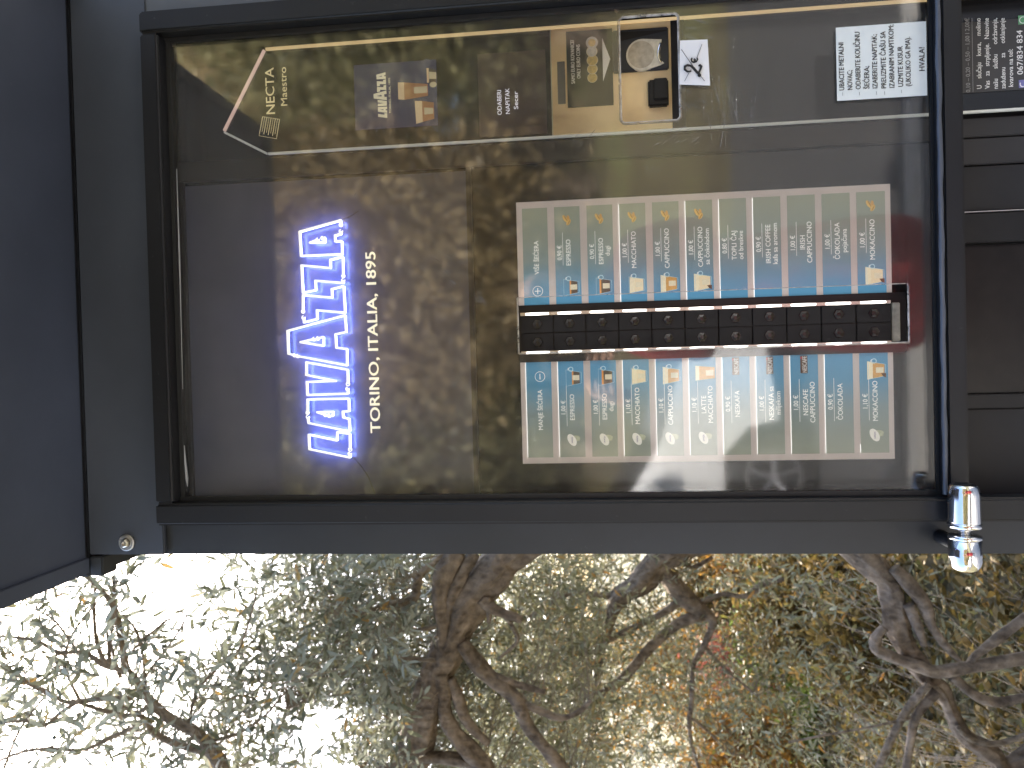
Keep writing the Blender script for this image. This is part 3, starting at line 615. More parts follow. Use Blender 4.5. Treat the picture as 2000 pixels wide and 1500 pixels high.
def capsule(mb, cx, cz, s, Y):
    mb.poly([(cx-s*.25, cz+s*.1), (cx+s*.55, cz-s*.05), (cx+s*.5, cz-s*.55), (cx+s*.3, cz-s*.8), (cx-s*.1, cz-s*.7)], Y, C_CAPS)
    ca, sa = math.cos(.5), math.sin(.5); E_ = [(s*.78*math.cos(t_), s*.46*math.sin(t_)) for t_ in np.linspace(0, 2*math.pi, 21)[:-1]]
    mb.poly([(cx+a*ca-b_*sa, cz+s*.2+a*sa+b_*ca) for a, b_ in E_], Y-.0002, C_CAPW)
    put_text(mb, 'LAVAZZA', cx, cz+s*.10, s*.17, Y-.0003, C_VIOL, 'c', s*.75, .03)
right = [(None, 'VIŠE ŠEĆERA', None, None), ('0,90 €', 'ESPRESSO', None, 'esp'), ('0,90 €', 'ESPRESSO', 'dugi', 'dugi'), ('1,00 €', 'MACCHIATO', None, 'macl'), ('1,00 €', 'CAPPUCCINO', None, 'cap'), ('1,00 €', 'CAPPUCCINO', 'sa čokoladom', 'capc'), ('0,80 €', 'TOPLI ČAJ', 'od breskve', None), ('0,90 €', 'IRISH COFFEE', 'kafa sa aromom', None), ('1,00 €', 'IRISH', 'CAPPUCCINO', None), ('1,00 €', 'ČOKOLADA', 'pojačana', None), ('1,00 €', 'MOKACCINO', None, 'capc')]
left = [(None, 'MANJE ŠEĆERA', None, None), ('1,00 €', 'ESPRESSO', None, 'esp'), ('1,00 €', 'ESPRESSO', 'dugi', 'dugi'), ('1,10 €', 'MACCHIATO', None, 'macl'), ('1,10 €', 'CAPPUCCINO', None, 'cap'), ('1,10 €', 'LATTE', 'MACCHIATO', 'latte'), ('0,90 €', 'NESKAFA', None, 'nes'), ('1,00 €', 'NESKAFA sa', 'mlijekom', 'nes'), ('1,00 €', 'NESCAFE', 'CAPPUCCINO', 'nes'), ('0,90 €', 'ČOKOLADA', None, None), ('1,10 €', 'MOKACCINO', None, 'mok')]
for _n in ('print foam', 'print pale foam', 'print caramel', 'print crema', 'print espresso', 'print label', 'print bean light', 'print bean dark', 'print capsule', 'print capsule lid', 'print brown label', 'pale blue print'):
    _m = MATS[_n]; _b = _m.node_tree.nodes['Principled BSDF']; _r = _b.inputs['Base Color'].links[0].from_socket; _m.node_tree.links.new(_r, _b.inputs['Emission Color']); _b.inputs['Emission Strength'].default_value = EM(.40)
# characters per em width keeps names at one letter size
def nat_w(s, h): v, f = text2d(s); return (v[:, 0].max()-v[:, 0].min())*h/CAPH
for side in (0, 1):
    data = (right, left)[side]; x0, x1 = ((tr_l, tr_r), (tl_l, tl_r))[side]; Wd = x1-x0
    for i, (price, nm, nm2, pic) in enumerate(data):
        z1_, z0_ = zt[i], ze[i]; H = z1_-z0_
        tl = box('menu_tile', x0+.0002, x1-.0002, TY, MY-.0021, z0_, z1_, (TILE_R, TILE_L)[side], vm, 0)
        fx = lambda t_: x0+Wd*t_
        fz = lambda t_: z1_-H*t_
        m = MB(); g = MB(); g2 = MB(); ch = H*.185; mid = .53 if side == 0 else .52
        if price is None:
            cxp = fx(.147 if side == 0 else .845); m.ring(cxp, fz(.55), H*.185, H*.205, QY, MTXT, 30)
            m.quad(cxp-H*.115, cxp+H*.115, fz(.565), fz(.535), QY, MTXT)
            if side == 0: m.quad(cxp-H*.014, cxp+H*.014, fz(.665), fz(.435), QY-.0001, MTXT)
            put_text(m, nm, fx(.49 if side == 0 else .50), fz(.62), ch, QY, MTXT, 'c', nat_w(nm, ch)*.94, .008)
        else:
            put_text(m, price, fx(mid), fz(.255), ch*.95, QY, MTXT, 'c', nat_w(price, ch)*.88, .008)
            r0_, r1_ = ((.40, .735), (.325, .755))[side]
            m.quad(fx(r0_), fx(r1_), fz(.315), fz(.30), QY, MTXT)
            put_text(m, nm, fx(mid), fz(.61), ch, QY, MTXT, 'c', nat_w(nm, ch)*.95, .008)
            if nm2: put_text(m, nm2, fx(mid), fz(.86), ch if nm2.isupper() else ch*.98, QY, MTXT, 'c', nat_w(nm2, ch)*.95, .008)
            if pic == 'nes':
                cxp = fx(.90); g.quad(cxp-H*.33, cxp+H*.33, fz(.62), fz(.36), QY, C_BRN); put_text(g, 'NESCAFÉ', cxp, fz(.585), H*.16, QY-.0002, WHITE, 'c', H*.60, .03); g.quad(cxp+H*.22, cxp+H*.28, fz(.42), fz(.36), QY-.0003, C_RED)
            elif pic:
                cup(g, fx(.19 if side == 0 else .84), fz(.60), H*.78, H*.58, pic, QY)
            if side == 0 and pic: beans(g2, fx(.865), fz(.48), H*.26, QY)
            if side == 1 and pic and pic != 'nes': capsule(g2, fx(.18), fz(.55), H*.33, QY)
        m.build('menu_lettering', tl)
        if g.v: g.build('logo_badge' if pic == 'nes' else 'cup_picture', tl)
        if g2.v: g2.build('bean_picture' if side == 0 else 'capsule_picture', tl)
        if (side == 0 and i in (3, 5, 6, 7)) or (side == 1 and i != 2):
            s = MB(); lo_ = x0+.001 if not (side == 1 and i in (9, 10)) else x0+.001; hi_ = x1-.001 if not (side == 1 and i == 10) else x0+.012
            s.box(lo_, hi_, TY-.0004, TY+.0002, z1_+.0002, z1_+.0009, SLIV); s.build('backlight_gap', tl)
# button unit
BY = MY-.010
box('button_unit', ul-.0005, ur+.0005, BY+.003, MY-.0024, s_b-.016, s_t+.001, simple('button unit plastic', (.016, .016, .018), .3, spec=.3), vm, .001)
bl = (W(1020, 689, BY)[0]+W(1735, 663, BY)[0])/2; br = (W(1020, 620, BY)[0]+W(1735, 590, BY)[0])/2; bm_ = (bl+br)/2
edges_px = [1020.5, 1082.5, 1143.5, 1207, 1271.5, 1336, 1402, 1469, 1536, 1604.5, 1671.5, 1739]
zb_ = [W(x, 655-(x-1020)*.036, BY)[2] for x in edges_px]; q1, q0 = np.polyfit(range(12), zb_, 1); zb_ = [q0+q1*i for i in range(12)]
bw, bh = bm_-bl, zb_[0]-zb_[1]
mb = MB(); mb.box(-bw/2+.0005, bw/2-.0005, -.003, .0025, -bh/2+.0006, bh/2-.0006, BTN); btn_me = mb.mesh('button', bevel=.0007)
mb = MB(); hexo = [(.0072*math.cos(a), .0072*math.sin(a)) for a in np.linspace(math.pi/2, math.pi*2.5, 7)[:-1]]
vv = [(x, -.0032, z) for x, z in hexo]+[(x*.93, -.0042, z*.93) for x, z in hexo]+[(x*.84, -.0042, z*.84) for x, z in hexo]+[(x*.4, -.0034, z*.4) for x, z in hexo]
ffc = [(r*6+i, r*6+(i+1) % 6, (r+1)*6+(i+1) % 6, (r+1)*6+i) for r in range(3) for i in range(6)]+[tuple(18+i for i in range(6))]
mb.add(vv, ffc, simple('button dimple', (.012, .012, .013), .22)); hex_me = mb.mesh('dimple')
mb = MB(); L_ = bh*.36
mb.add([(-.0013, 0, -L_), (.0013, 0, -L_), (.0018, 0, 0), (.0013, 0, L_), (-.0013, 0, L_), (-.0018, 0, 0)], [(0, 1, 2, 3, 4, 5)], LED)
mb.add([(-.0013, 0, -L_), (.0013, 0, -L_), (.0013, 0, L_), (-.0013, 0, L_), (-.0013, .002, -L_), (.0013, .002, -L_), (.0013, .002, L_), (-.0013, .002, L_)], [(0, 4, 5, 1), (1, 5, 6, 2), (2, 6, 7, 3), (3, 7, 4, 0)], LED); led_me = mb.mesh('button_light')
for i in range(11):
    zc = (zb_[i]+zb_[i+1])/2
    for sgn in (-1, 1):
        o = link('selection_button', btn_me, vm, (bm_+sgn*bw/2, BY, zc)); link('button_dimple', hex_me, o, (bm_+sgn*bw/2, BY, zc))
        link('button_light', led_me, vm, (bm_+sgn*(bw+.0022), BY-.0022, zc))
for sgn in (-1, 1): box('light_strip', bm_+sgn*(bw+.0022)-.0021, bm_+sgn*(bw+.0022)+.0021, BY-.0015, BY+.0028, zb_[11], zb_[0]+.001, STEEL, vm, 0)
box('strip_end', bl-.001, br+.001, BY-.002, BY+.0028, zb_[11]-.0115, zb_[11]-.0015, simple('strip end plastic', (.40, .39, .33), .5, var=.25, scale=120), vm, .001)
# lower front: dispensing bay panels
Z0L = .40
def lower(y0, y1, mat, name, dy, lab=None):
    a = W(1950, y0, MY)[0]; b = W(1950, y1, MY)[0]; o = box(name, a+.0003, b-.0003, MY+dy, MY+.0113, Z0L, zb-.001, mat, vm, .0012)
    if lab: o['label'] = lab
lower(975, 798, GREYP, 'lower_panel', .0, None); lower(797, 769, BLK3, 'lower_bar', -.004); lower(767, 478, simple('hatch plastic', (.014, .011, .010), .25, spec=.28, var=.2), 'dispensing_hatch', .004, 'dark glossy cup hatch'); lower(474, 415, BLK3, 'lower_bar', -.004); lower(411, 322, GREYP, 'lower_panel', 0); lower(320, 268, BLK2, 'lower_panel', -.001); lower(266, 228, BLK2, 'lower_panel', -.001)
a = W(1950, 413, MY)[0]; box('trim_line', a-.0006, a+.0006, MY-.0055, MY-.001, Z0L, zb-.001, STEEL, vm, 0)
# lower sticker
a = RC(1886, 182, 2030, 34, KY)
ls = box('service_sticker', a[0], a[1], MY-.0086, MY-.0073, a[2], a[3]+.004, STICK2, vm, 0)
m = MB(); SY = MY-.0090
def line(s_, xa, ya, xb, yb, h, mat=WHITE, bold=.012):
    A = W(xa, ya, SY); B = W(xb, yb, SY); put_text(m, s_, A[0], A[2], h, SY, mat, 'l', B[0]-A[0], bold)
line('0,10 – 0,20 – 0,50 – 1,00 I 2,00€', 1895, 180, 1891, 35, .0054, GREYI); A = W(1901, 180, SY); B = W(1897, 35, SY); m.quad(A[0], B[0], A[2], A[2]+.0006, SY, GREYI)
def just(ws, xa, xb):
    tot = [nat_w(w, .0060)*.90 for w in ws]; A = W(xa, 173, SY); B = W(xb, 35.5, SY); gap = (B[0]-A[0]-sum(tot))/(len(ws)-1); x = A[0]
    for w, t_ in zip(ws, tot): put_text(m, w, x, A[2], .0060, SY, WHITE, 'l', t_, .010); x += t_+gap
just(['U', 'slučaju', 'kvara,', 'molimo'], 1917, 1914); just(['Vas', 'za', 'strpljenje.', 'Nazovite'], 1933, 1929); just(['našu', 'službu', 'održavanja,'], 1949, 1945); just(['zaduženu', 'za', 'otklanjanje'], 1964, 1960)
line('kvarova na tel:', 1979, 169, 1976, 96, .0060, WHITE, .010); line('067/834 834', 1998, 145, 1994, 59, .0074, WHITE, .012)
BLUEI = simple('icon blue', (.20, .20, .45), .5); GRNI = simple('icon green', (.15, .42, .20), .5)
m.build('sticker_lettering', ls); m = MB(); a = RC(1990, 172, 2012, 155, SY); m.quad(a[0], a[1], a[2], a[3], SY, BLUEI); c = W(1998, 164, SY-.0002); m.ring(c[0], c[2], .0028, .004, SY-.0002, WHITE, 14, 1, 5)
m.build('phone_icon', ls); m = MB(); a = RC(1989, 48, 2012, 29, SY); m.quad(a[0], a[1], a[2], a[3], SY, GRNI); c = W(1998, 39, SY-.0002); m.ring(c[0], c[2], .0036, .0046, SY-.0002, WHITE, 16)
m.build('message_icon', ls)

# ------------------------------------------------------------------ papers on the pane
NYp = PY-.0012
pc = W(1356, 121, NYp); pr = thing('handwritten_note', (pc[0], NYp, pc[2]-.02), 'white paper scrap with crossed out handwritten price taped to pane', 'note')
q = [W(1387, 167, NYp), W(1382, 77, NYp), W(1328, 79, NYp), W(1327, 165, NYp)]
m = MB(); nn = 6
vv = []
for j in range(nn+1):
    for i in range(nn+1):
        s_, t_ = i/nn, j/nn; p = (q[0]*(1-s_)+q[1]*s_)*(1-t_)+(q[3]*(1-s_)+q[2]*s_)*t_; p = p+np.array([0, -.0009*math.sin(s_*3.1)*math.sin(t_*5), 0]); vv.append(p)
m.add(vv, [(j*(nn+1)+i, j*(nn+1)+i+1, (j+1)*(nn+1)+i+1, (j+1)*(nn+1)+i) for j in range(nn) for i in range(nn)], PAPER)
m.add([p+np.array([0, .0003, 0]) for p in vv], [(j*(nn+1)+i, (j+1)*(nn+1)+i, (j+1)*(nn+1)+i+1, j*(nn+1)+i+1) for j in range(nn) for i in range(nn)], PAPER); m.build('paper', pr, smooth=True)
m = MB(); iy = NYp-.0018
zc = lambda x, y: W(1170+x/8.335, y/8.335, iy)
two = [zc(*p) for p in [(1500, 1160), (1440, 1165), (1395, 1130), (1395, 1080), (1440, 1062), (1490, 1070), (1540, 1110), (1590, 1170), (1640, 1215)]]
m.tube(two, [.0009, .0012, .0015, .0016, .0015, .0013, .0016, .0016, .0012], INK, 6)
m.tube([zc(*p) for p in [(1630, 1232), (1625, 1180), (1650, 1130), (1665, 1080), (1640, 1060), (1620, 1072)]], [.0022, .0012, .0014, .0018, .0016, .0010], INK, 6); c = zc(1632, 1230); m.disc(c[0], c[2], .0024, iy-.0012, INK, 14)
m.tube([zc(*p) for p in [(1515, 945), (1500, 970), (1510, 1000), (1545, 1015), (1585, 1000), (1605, 970), (1595, 940)]], .0010, INK, 6); m.tube([zc(*p) for p in [(1550, 1010), (1548, 985), (1550, 950)]], .0007, INK, 5); m.tube([zc(*p) for p in [(1568, 1008), (1566, 985), (1568, 960)]], .0006, INK, 5)
m.tube([zc(1340, 805), zc(1520, 1065), zc(1718, 1318)], .0004, INKG, 4); m.tube([zc(1675, 720), zc(1590, 950)], .0004, INKG, 4); m.tube([zc(1500, 1130), zc(1465, 1180), zc(1392, 1322)], .0004, INKG, 4); m.build('handwriting', pr)
q = [W(1808, 187, NYp+.0002), W(1808, 41, NYp+.0002), W(1632, 55, NYp+.0002), W(1635, 197, NYp+.0002)]
sx0 = (q[0][0]+q[3][0])/2; sx1 = (q[1][0]+q[2][0])/2; szt = (q[2][2]+q[3][2])/2; szb = PZ0+.0145
ins = thing('instruction_sheet', ((sx0+sx1)/2, NYp, szb), 'printed white instruction sheet behind bottom corner of the pane', 'sheet')
SHY = PY-.0010
box('paper', sx0, sx1, SHY-.0004, SHY-.0001, szb, szt, SHEETP, ins, 0)
m = MB(); TYp = SHY-.0008
def tl_(s_, xa, ya, xb, yb, h=.0063, mat=INK, bold=.016):
    A = W(xa, ya, TYp); B = W(xb, yb, TYp); put_text(m, s_, A[0], A[2], h, TYp, mat, 'l', B[0]-A[0], bold)
for s_, xa, ya, xb, yb in (('UBACITE METALNI', 1649, 176, 1648, 83), ('NOVAC;', 1665, 175, 1664, 137), ('ODABERITE KOLIČINU', 1681, 174, 1680, 62), ('ŠEĆERA;', 1698, 173, 1697, 129), ('IZABERITE NAPITAK;', 1714, 172, 1713, 67), ('PREUZMITE ČAŠU SA', 1731, 172, 1730, 61), ('IZABRANIM NAPITKOM;', 1747, 171, 1746, 48), ('UZMITE KUSUR', 1764, 169, 1763, 90), ('(UKOLIKO GA IMA).', 1779, 168, 1778, 72)): tl_(s_, xa, ya, xb, yb)
tl_('HVALA!', 1806, 138, 1805, 92, .0068, INK, .012)
for xa, ya in ((1646, 184), (1679, 183), (1712, 182), (1728, 182), (1761, 179)): A = W(xa, ya+3, TYp); m.quad(A[0], A[0]+.0042, A[2]-.0003, A[2]+.0004, TYp, GREYI)
m.build('printed_text', ins)

# ------------------------------------------------------------------ trees
BARK = bark('olive bark', (.045, .034, .026), (.38, .295, .22)); BARK2 = bark('smooth olive bark', (.11, .085, .062), (.38, .30, .22), 1.6)
OL = leaf_mat('olive leaves', [(0, (.085, .090, .056)), (.45, (.145, .15, .095)), (.8, (.20, .205, .14)), (.93, (.20, .18, .09)), (1.0, (.34, .20, .06))], back=(.32, .33, .27), transl=.30)
OLF = leaf_mat('olive leaves further', [(0, (.085, .086, .04)), (.4, (.15, .145, .072)), (.8, (.22, .20, .10)), (.93, (.30, .22, .08)), (1.0, (.46, .22, .05))], back=(.30, .30, .20), transl=.36)
AUT = leaf_mat('autumn leaves', [(0, (.12, .09, .025)), (.35, (.30, .16, .035)), (.7, (.46, .22, .04)), (.9, (.55, .30, .07)), (1.0, (.20, .20, .05))], transl=.4)
OCH = leaf_mat('ochre leaves', [(0, (.07, .055, .02)), (.4, (.17, .12, .035)), (.75, (.30, .20, .06)), (.9, (.42, .27, .09)), (1.0, (.22, .24, .06))], transl=.35)
GRN = leaf_mat('bright green leaves', [(0, (.10, .16, .03)), (.6, (.22, .30, .06)), (1.0, (.34, .40, .10))], transl=.4)
RED = leaf_mat('red leaves', [(0, (.34, .10, .07)), (.6, (.52, .18, .12)), (1.0, (.55, .30, .2))], transl=.4)
BANK = [leaf_mat('bank green leaves', [(0, (.10, .105, .045)), (.5, (.22, .21, .10)), (1.0, (.40, .36, .18))], transl=.3), leaf_mat('bank rust leaves', [(0, (.14, .105, .05)), (.5, (.32, .235, .11)), (1.0, (.47, .36, .18))], transl=.3), leaf_mat('bank ochre leaves', [(0, (.17, .13, .06)), (.5, (.36, .27, .13)), (1.0, (.50, .40, .22))], transl=.3)]
OLIVE = simple('olive fruit', (.035, .045, .03), .35, var=.4, scale=40)
def smooth_path(P, sub=5):
    P = np.array(P, float); out = []
    for i in range(len(P)-1):
        p0 = P[max(i-1, 0)]; p1 = P[i]; p2 = P[i+1]; p3 = P[min(i+2, len(P)-1)]
        for k in range(sub):
            t_ = k/sub; out.append(.5*((2*p1)+(-p0+p2)*t_+(2*p0-5*p1+4*p2-p3)*t_**2+(-p0+3*p1-3*p2+p3)*t_**3))
    out.append(P[-1]); return np.array(out)
def limb_pts(px, depth, world_pre=(), world_post=(), thin=.88):
    L = []
    for w in world_pre: L.append(w)
    for q in px:
        d = depth+(q[3] if len(q) > 3 else 0); w = W(q[0], q[1], d); L.append((w[0], w[1], w[2], q[2]*thin*d/FPX))
    for w in world_post: L.append(w)
    return smooth_path(L)
def limb_mesh(S, mat, gn=.10, sides=14, seed=0):
    rd = np.random.default_rng(seed); mb = MB(); n_ = len(S)
    pts = [Vector(p[:3]) for p in S]; v = []; f = []; prev = None; ph = rd.uniform(0, 6, 6)
    for i, p in enumerate(pts):
        t_ = (pts[min(i+1, n_-1)]-pts[max(i-1, 0)]); t_ = t_.normalized() if t_.length > 1e-9 else Vector((0, 0, 1))
        b = t_.orthogonal().normalized() if prev is None else (prev-t_*prev.dot(t_)).normalized()
        prev = b; c = t_.cross(b); r = max(S[i][3], .0008)
        for k in range(sides):
            a = 2*math.pi*k/sides
            g = 1+gn*(math.sin(3*a+ph[0]+i*.12)*.9+math.sin(7*a+ph[1]-i*.16)*.5+math.sin(2*a+i*.45+ph[2])*.6+.5*math.sin(i*.9+ph[3])+.35*math.sin(11*a+i*.1+ph[4])*(sides > 16))+rd.normal()*gn*.12*(sides > 12)
            v.append(p+(b*math.cos(a)+c*math.sin(a))*r*g)
    for i in range(n_-1):
        for k in range(sides):
            j = (k+1) % sides; f.append((i*sides+k, i*sides+j, (i+1)*sides+j, (i+1)*sides+k))
    f.append(tuple(range(sides))[::-1]); f.append(tuple((n_-1)*sides+k for k in range(sides)))
    mb.add(v, f, mat); return mb
TV = np.array([(0, 0, 0), (.30, .5, .03), (.30, -.5, .03), (.68, .42, .0), (.68, -.42, .0), (1, 0, -.07)]); TF = [(0, 2, 1), (1, 2, 4, 3), (3, 4, 5)]
def leaves_mesh(name, pos, dirs, size, width, mat, sd=1):
    """one mesh of lance-shaped leaves"""
    g = np.random.default_rng(sd); n_ = len(pos); d = dirs/np.linalg.norm(dirs, axis=1, keepdims=True)
    rv = g.normal(size=(n_, 3)); s = np.cross(d, rv); s /= np.linalg.norm(s, axis=1, keepdims=True)+1e-9; u = np.cross(s, d)
    sz = size[:, None]; V = np.empty((n_, 6, 3))
    for k in range(6): V[:, k] = pos+d*(TV[k, 0]*sz)+s*(TV[k, 1]*sz*width)+u*(TV[k, 2]*sz*1.6)
    me = bpy.data.meshes.new(name); me.vertices.add(n_*6); me.vertices.foreach_set('co', V.reshape(-1).astype(np.float32))
    li = np.array([0, 2, 1, 1, 2, 4, 3, 3, 4, 5]); loops = (np.arange(n_)[:, None]*6+li[None, :]).reshape(-1)
    me.loops.add(n_*10); me.loops.foreach_set('vertex_index', loops.astype(np.int32))
    me.polygons.add(n_*3); st = (np.arange(n_)[:, None]*10+np.array([0, 3, 7])[None, :]).reshape(-1); me.polygons.foreach_set('loop_start', st.astype(np.int32))
    me.materials.append(mat); me.update(calc_edges=True); me.validate(); return me
def sprigs(bases, dirs, L, nleaf, lsize, g, droop=.25):
    """leaves set in pairs along short twigs; returns leaf positions/directions and twig lines"""
    P = []; D = []; T = []
    for b, d in zip(bases, dirs):
        d = d/np.linalg.norm(d); l_ = L*g.uniform(.6, 1.3); bend = g.normal(size=3)*.25; bend[2] -= droop
        ax = np.cross(d, g.normal(size=3)); ax /= np.linalg.norm(ax); line_ = []
        for k in range(nleaf):
            t_ = (k+.6)/nleaf; c = b+d*l_*t_+bend*l_*t_*t_*.5; tan = d+bend*t_; tan /= np.linalg.norm(tan)
            sd = ax if k % 4 < 2 else np.cross(tan, ax)
            sg = 1 if k % 2 else -1
            P.append(c); D.append(tan*.75+sd*sg*.8+g.normal(size=3)*.18)
        for t_ in (0, .5, 1.0): line_.append(b+d*l_*t_+bend*l_*t_*t_*.5)
        T.append(line_)
    return np.array(P), np.array(D), T
def twig_mesh(name, lines, mat, r0=.0016, r1=.0008):
    mb = MB()
    for l_ in lines:
        k = len(l_); mb.tube(l_, [r0+(r1-r0)*i/(k-1) for i in range(k)], mat, 3, cap=False)
    return mb.mesh(name)
def px_bases(n_, x0, x1, y0, y1, d0, d1, g, keep=None):
    out = []
    while len(out) < n_:
        x = g.uniform(x0, x1); y = g.uniform(y0, y1)
        if keep and g.uniform() > keep(x, y): continue
        out.append(W(x, y, g.uniform(d0, d1)))
    return np.array(out)
def make_tree(loc, label, trunk, limbs, crowns, seed, bmat=BARK, group='olive trees beside the cabinet', connect=1.0, sides=14, cname='foliage'):
    g = np.random.default_rng(seed)
    t = thing('olive_tree', loc, label, 'tree', group)
    o = limb_mesh(trunk, bmat, .13, 30, seed).build('trunk', t, smooth=True)
    allp = [trunk[:, :3]]
    for i, L in enumerate(limbs):
        limb_mesh(L, bmat if L[0][3] > .012 else BARK2, .10, 18 if L[0][3] > .02 else sides if L[0][3] > .01 else 8, seed+i+1).build('limb', t, smooth=True); allp.append(L[:, :3])
    skel = np.concatenate(allp)
    lines = []
    for k, (bases, mat, lsz, nl, L, up, droop) in enumerate(crowns):
        dirs = g.normal(size=(len(bases), 3))+np.array(up)
        near = np.array([skel[np.argmin(((skel-b)**2).sum(1)+g.uniform(0, .05, len(skel)))] for b in bases])
        out = bases-near; dirs = dirs*.7+out/(np.linalg.norm(out, axis=1, keepdims=True)+1e-6)*.8
        P, D, T = sprigs(bases, dirs, L, nl, lsz, g, droop)
        me = leaves_mesh('foliage', P, D, lsz*g.uniform(.6, 1.25, len(P)), .23, mat, seed+k)
        c = link('crown', me, t); c['kind'] = 'stuff'
        lines += T
        for b, q in zip(bases, near):
            if g.uniform() < connect and np.linalg.norm(b-q) < 1.2:
                md = (b+q)/2+g.normal(size=3)*.05*np.linalg.norm(b-q); lines.append([q, md, b])
    tw = link('twigs', twig_mesh('twigs', lines, BARK2), t); tw['kind'] = 'stuff'
    return t
g = np.random.default_rng(5)
# tree with the thick leaning trunk
dA = 2.65
tA = limb_pts([(1035, 1040, 44), (980, 1095, 42), (935, 1150, 41), (906, 1200, 39), (880, 1260, 36), (855, 1315, 34), (838, 1375, 36), (822, 1430, 36), (800, 1500, 38), (770, 1600, 38), (735, 1700, 30)], dA, world_pre=[(.16, 2.75, .02, .15), (.13, 2.72, .5, .125), (.08, 2.68, 1.1, .11)])
LA = [limb_pts(p, dA-.04) for p in (
  [(895, 1075, 22), (868, 1120, 22), (862, 1170, 20), (866, 1220, 18), (868, 1270, 14)],
  [(925, 1080, 15), (898, 1130, 15), (880, 1180, 14), (868, 1240, 12)],
  [(862, 1315, 15), (868, 1350, 16), (870, 1395, 16), (890, 1435, 18), (920, 1468, 21), (945, 1500, 22), (960, 1560, 20)],
  [(880, 1325, 12), (895, 1360, 13), (908, 1400, 13), (930, 1430, 11), (955, 1452, 7)],
  [(700, 1530, 11), (760, 1502, 12), (805, 1484, 13), (860, 1480, 13), (915, 1488, 14), (950, 1505, 12)],
  [(900, 1255, 16), (925, 1290, 18), (955, 1322, 18), (990, 1348, 17), (1015, 1375, 16), (1028, 1412, 15), (1056, 1450, 14), (1090, 1490, 14), (1130, 1540, 12)],
  [(1010, 1370, 8), (1055, 1388, 8), (1095, 1402, 7), (1130, 1390, 6), (1155, 1368, 4)],
  [(970, 1322, 10), (1015, 1338, 8), (1065, 1352, 5)],
  [(940, 1170, 12), (962, 1188, 12), (992, 1201, 10), (1020, 1212, 8)], [(953, 1165, 9), (956, 1190, 8), (955, 1216, 5)],
  [(985, 1203, 5), (1002, 1225, 5), (1010, 1253, 5), (975, 1285, 3)],
  [(870, 1078, 7), (845, 1100, 8), (822, 1122, 9), (815, 1145, 10), (808, 1168, 10), (765, 1180, 7), (720, 1192, 4), (690, 1210, 3)],
  [(868, 1216, 6), (830, 1228, 5), (780, 1232, 4), (740, 1226, 3)], [(850, 1290, 6), (790, 1286, 5), (735, 1284, 5), (700, 1270, 3), (660, 1250, 2)], [(728, 1284, 4), (690, 1302, 3), (640, 1330, 3), (588, 1372, 2), (560, 1385, 2)])]
hole = lambda x, y: (0.05 if ((x-620)/120)**2+((y-1440)/65)**2 < 1 else 1.0)*(.25+.75*min(1, max(0, (x-470+(.25*abs(y-1300)))/190)))
cA = [(px_bases(380, 440, 790, 1080, 1510, 2.2, 2.9, g, hole), OL, .052, 13, .17, (0, 0, -.1), .25), (px_bases(720, 560, 920, 1080, 1510, 2.95, 3.9, g, hole), OL, .050, 13, .17, (0, 0, -.1), .25),
      (px_bases(1750, 690, 1180, 1075, 1510, 3.1, 5.4, g), OLF, .050, 13, .20, (0, 0, -.2), .3)]
make_tree((.16, 2.75, 0), 'olive tree with thick twisted trunk leaning away from the cabinet', tA, LA, cA, 21, connect=.6)
# tree with the forked dark limbs behind it
dB = 4.1
tB = limb_pts([(1400, 1010, 34), (1330, 1060, 32), (1290, 1092, 30), (1250, 1140, 26), (1210, 1168, 19), (1196, 1200, 12), (1182, 1250, 9), (1170, 1300, 7), (1160, 1340, 5)], dB, world_pre=[(.3, 4.1, -.1, .14), (.25, 4.1, .5, .12)])
LB = [limb_pts(p, dB+.03) for p in (
  [(1285, 1085, 18), (1305, 1125, 20), (1330, 1160, 20), (1372, 1195, 17), (1392, 1215, 9), (1372, 1268, 6), (1354, 1300, 5), (1350, 1380, 5), (1346, 1405, 5), (1350, 1450, 4), (1368, 1510, 4)],
  [(1375, 1200, 13), (1325, 1218, 10), (1272, 1263, 11), (1232, 1308, 11), (1200, 1340, 9), (1155, 1362, 6)], [(1335, 1170, 9), (1282, 1204, 7), (1200, 1244, 6), (1160, 1270, 4)],
  [(1212, 1165, 8), (1150, 1160, 6), (1108, 1156, 9), (1068, 1182, 7), (1030, 1208, 4)], [(1370, 1175, 6), (1412, 1160, 5), (1455, 1164, 5), (1490, 1140, 7), (1532, 1132, 4)], [(1315, 1080, 6), (1350, 1108, 5), (1392, 1088, 4)], [(1346, 1400, 4), (1385, 1430, 3), (1420, 1470, 3)], [(1378, 1265, 4), (1420, 1310, 3), (1480, 1360, 3)])]
gapB = lambda x, y: .12 if ((x-1330)/90)**2+((y-1130)/70)**2 < 1 or ((x-1430)/90)**2+((y-1210)/50)**2 < 1 else 1.0
cB = [(px_bases(1600, 1000, 1560, 1075, 1510, 3.9, 7.0, g, gapB), OLF, .056, 12, .22, (0, 0, -.2), .3), (px_bases(260, 1090, 1480, 1180, 1480, 5.0, 7.5, g, gapB), AUT, .070, 9, .22, (0, 0, -.2), .3)]
make_tree((.3, 4.1, 0), 'olive tree with dark forked limbs further behind the cabinet', tB, LB, cB, 41, connect=.3)
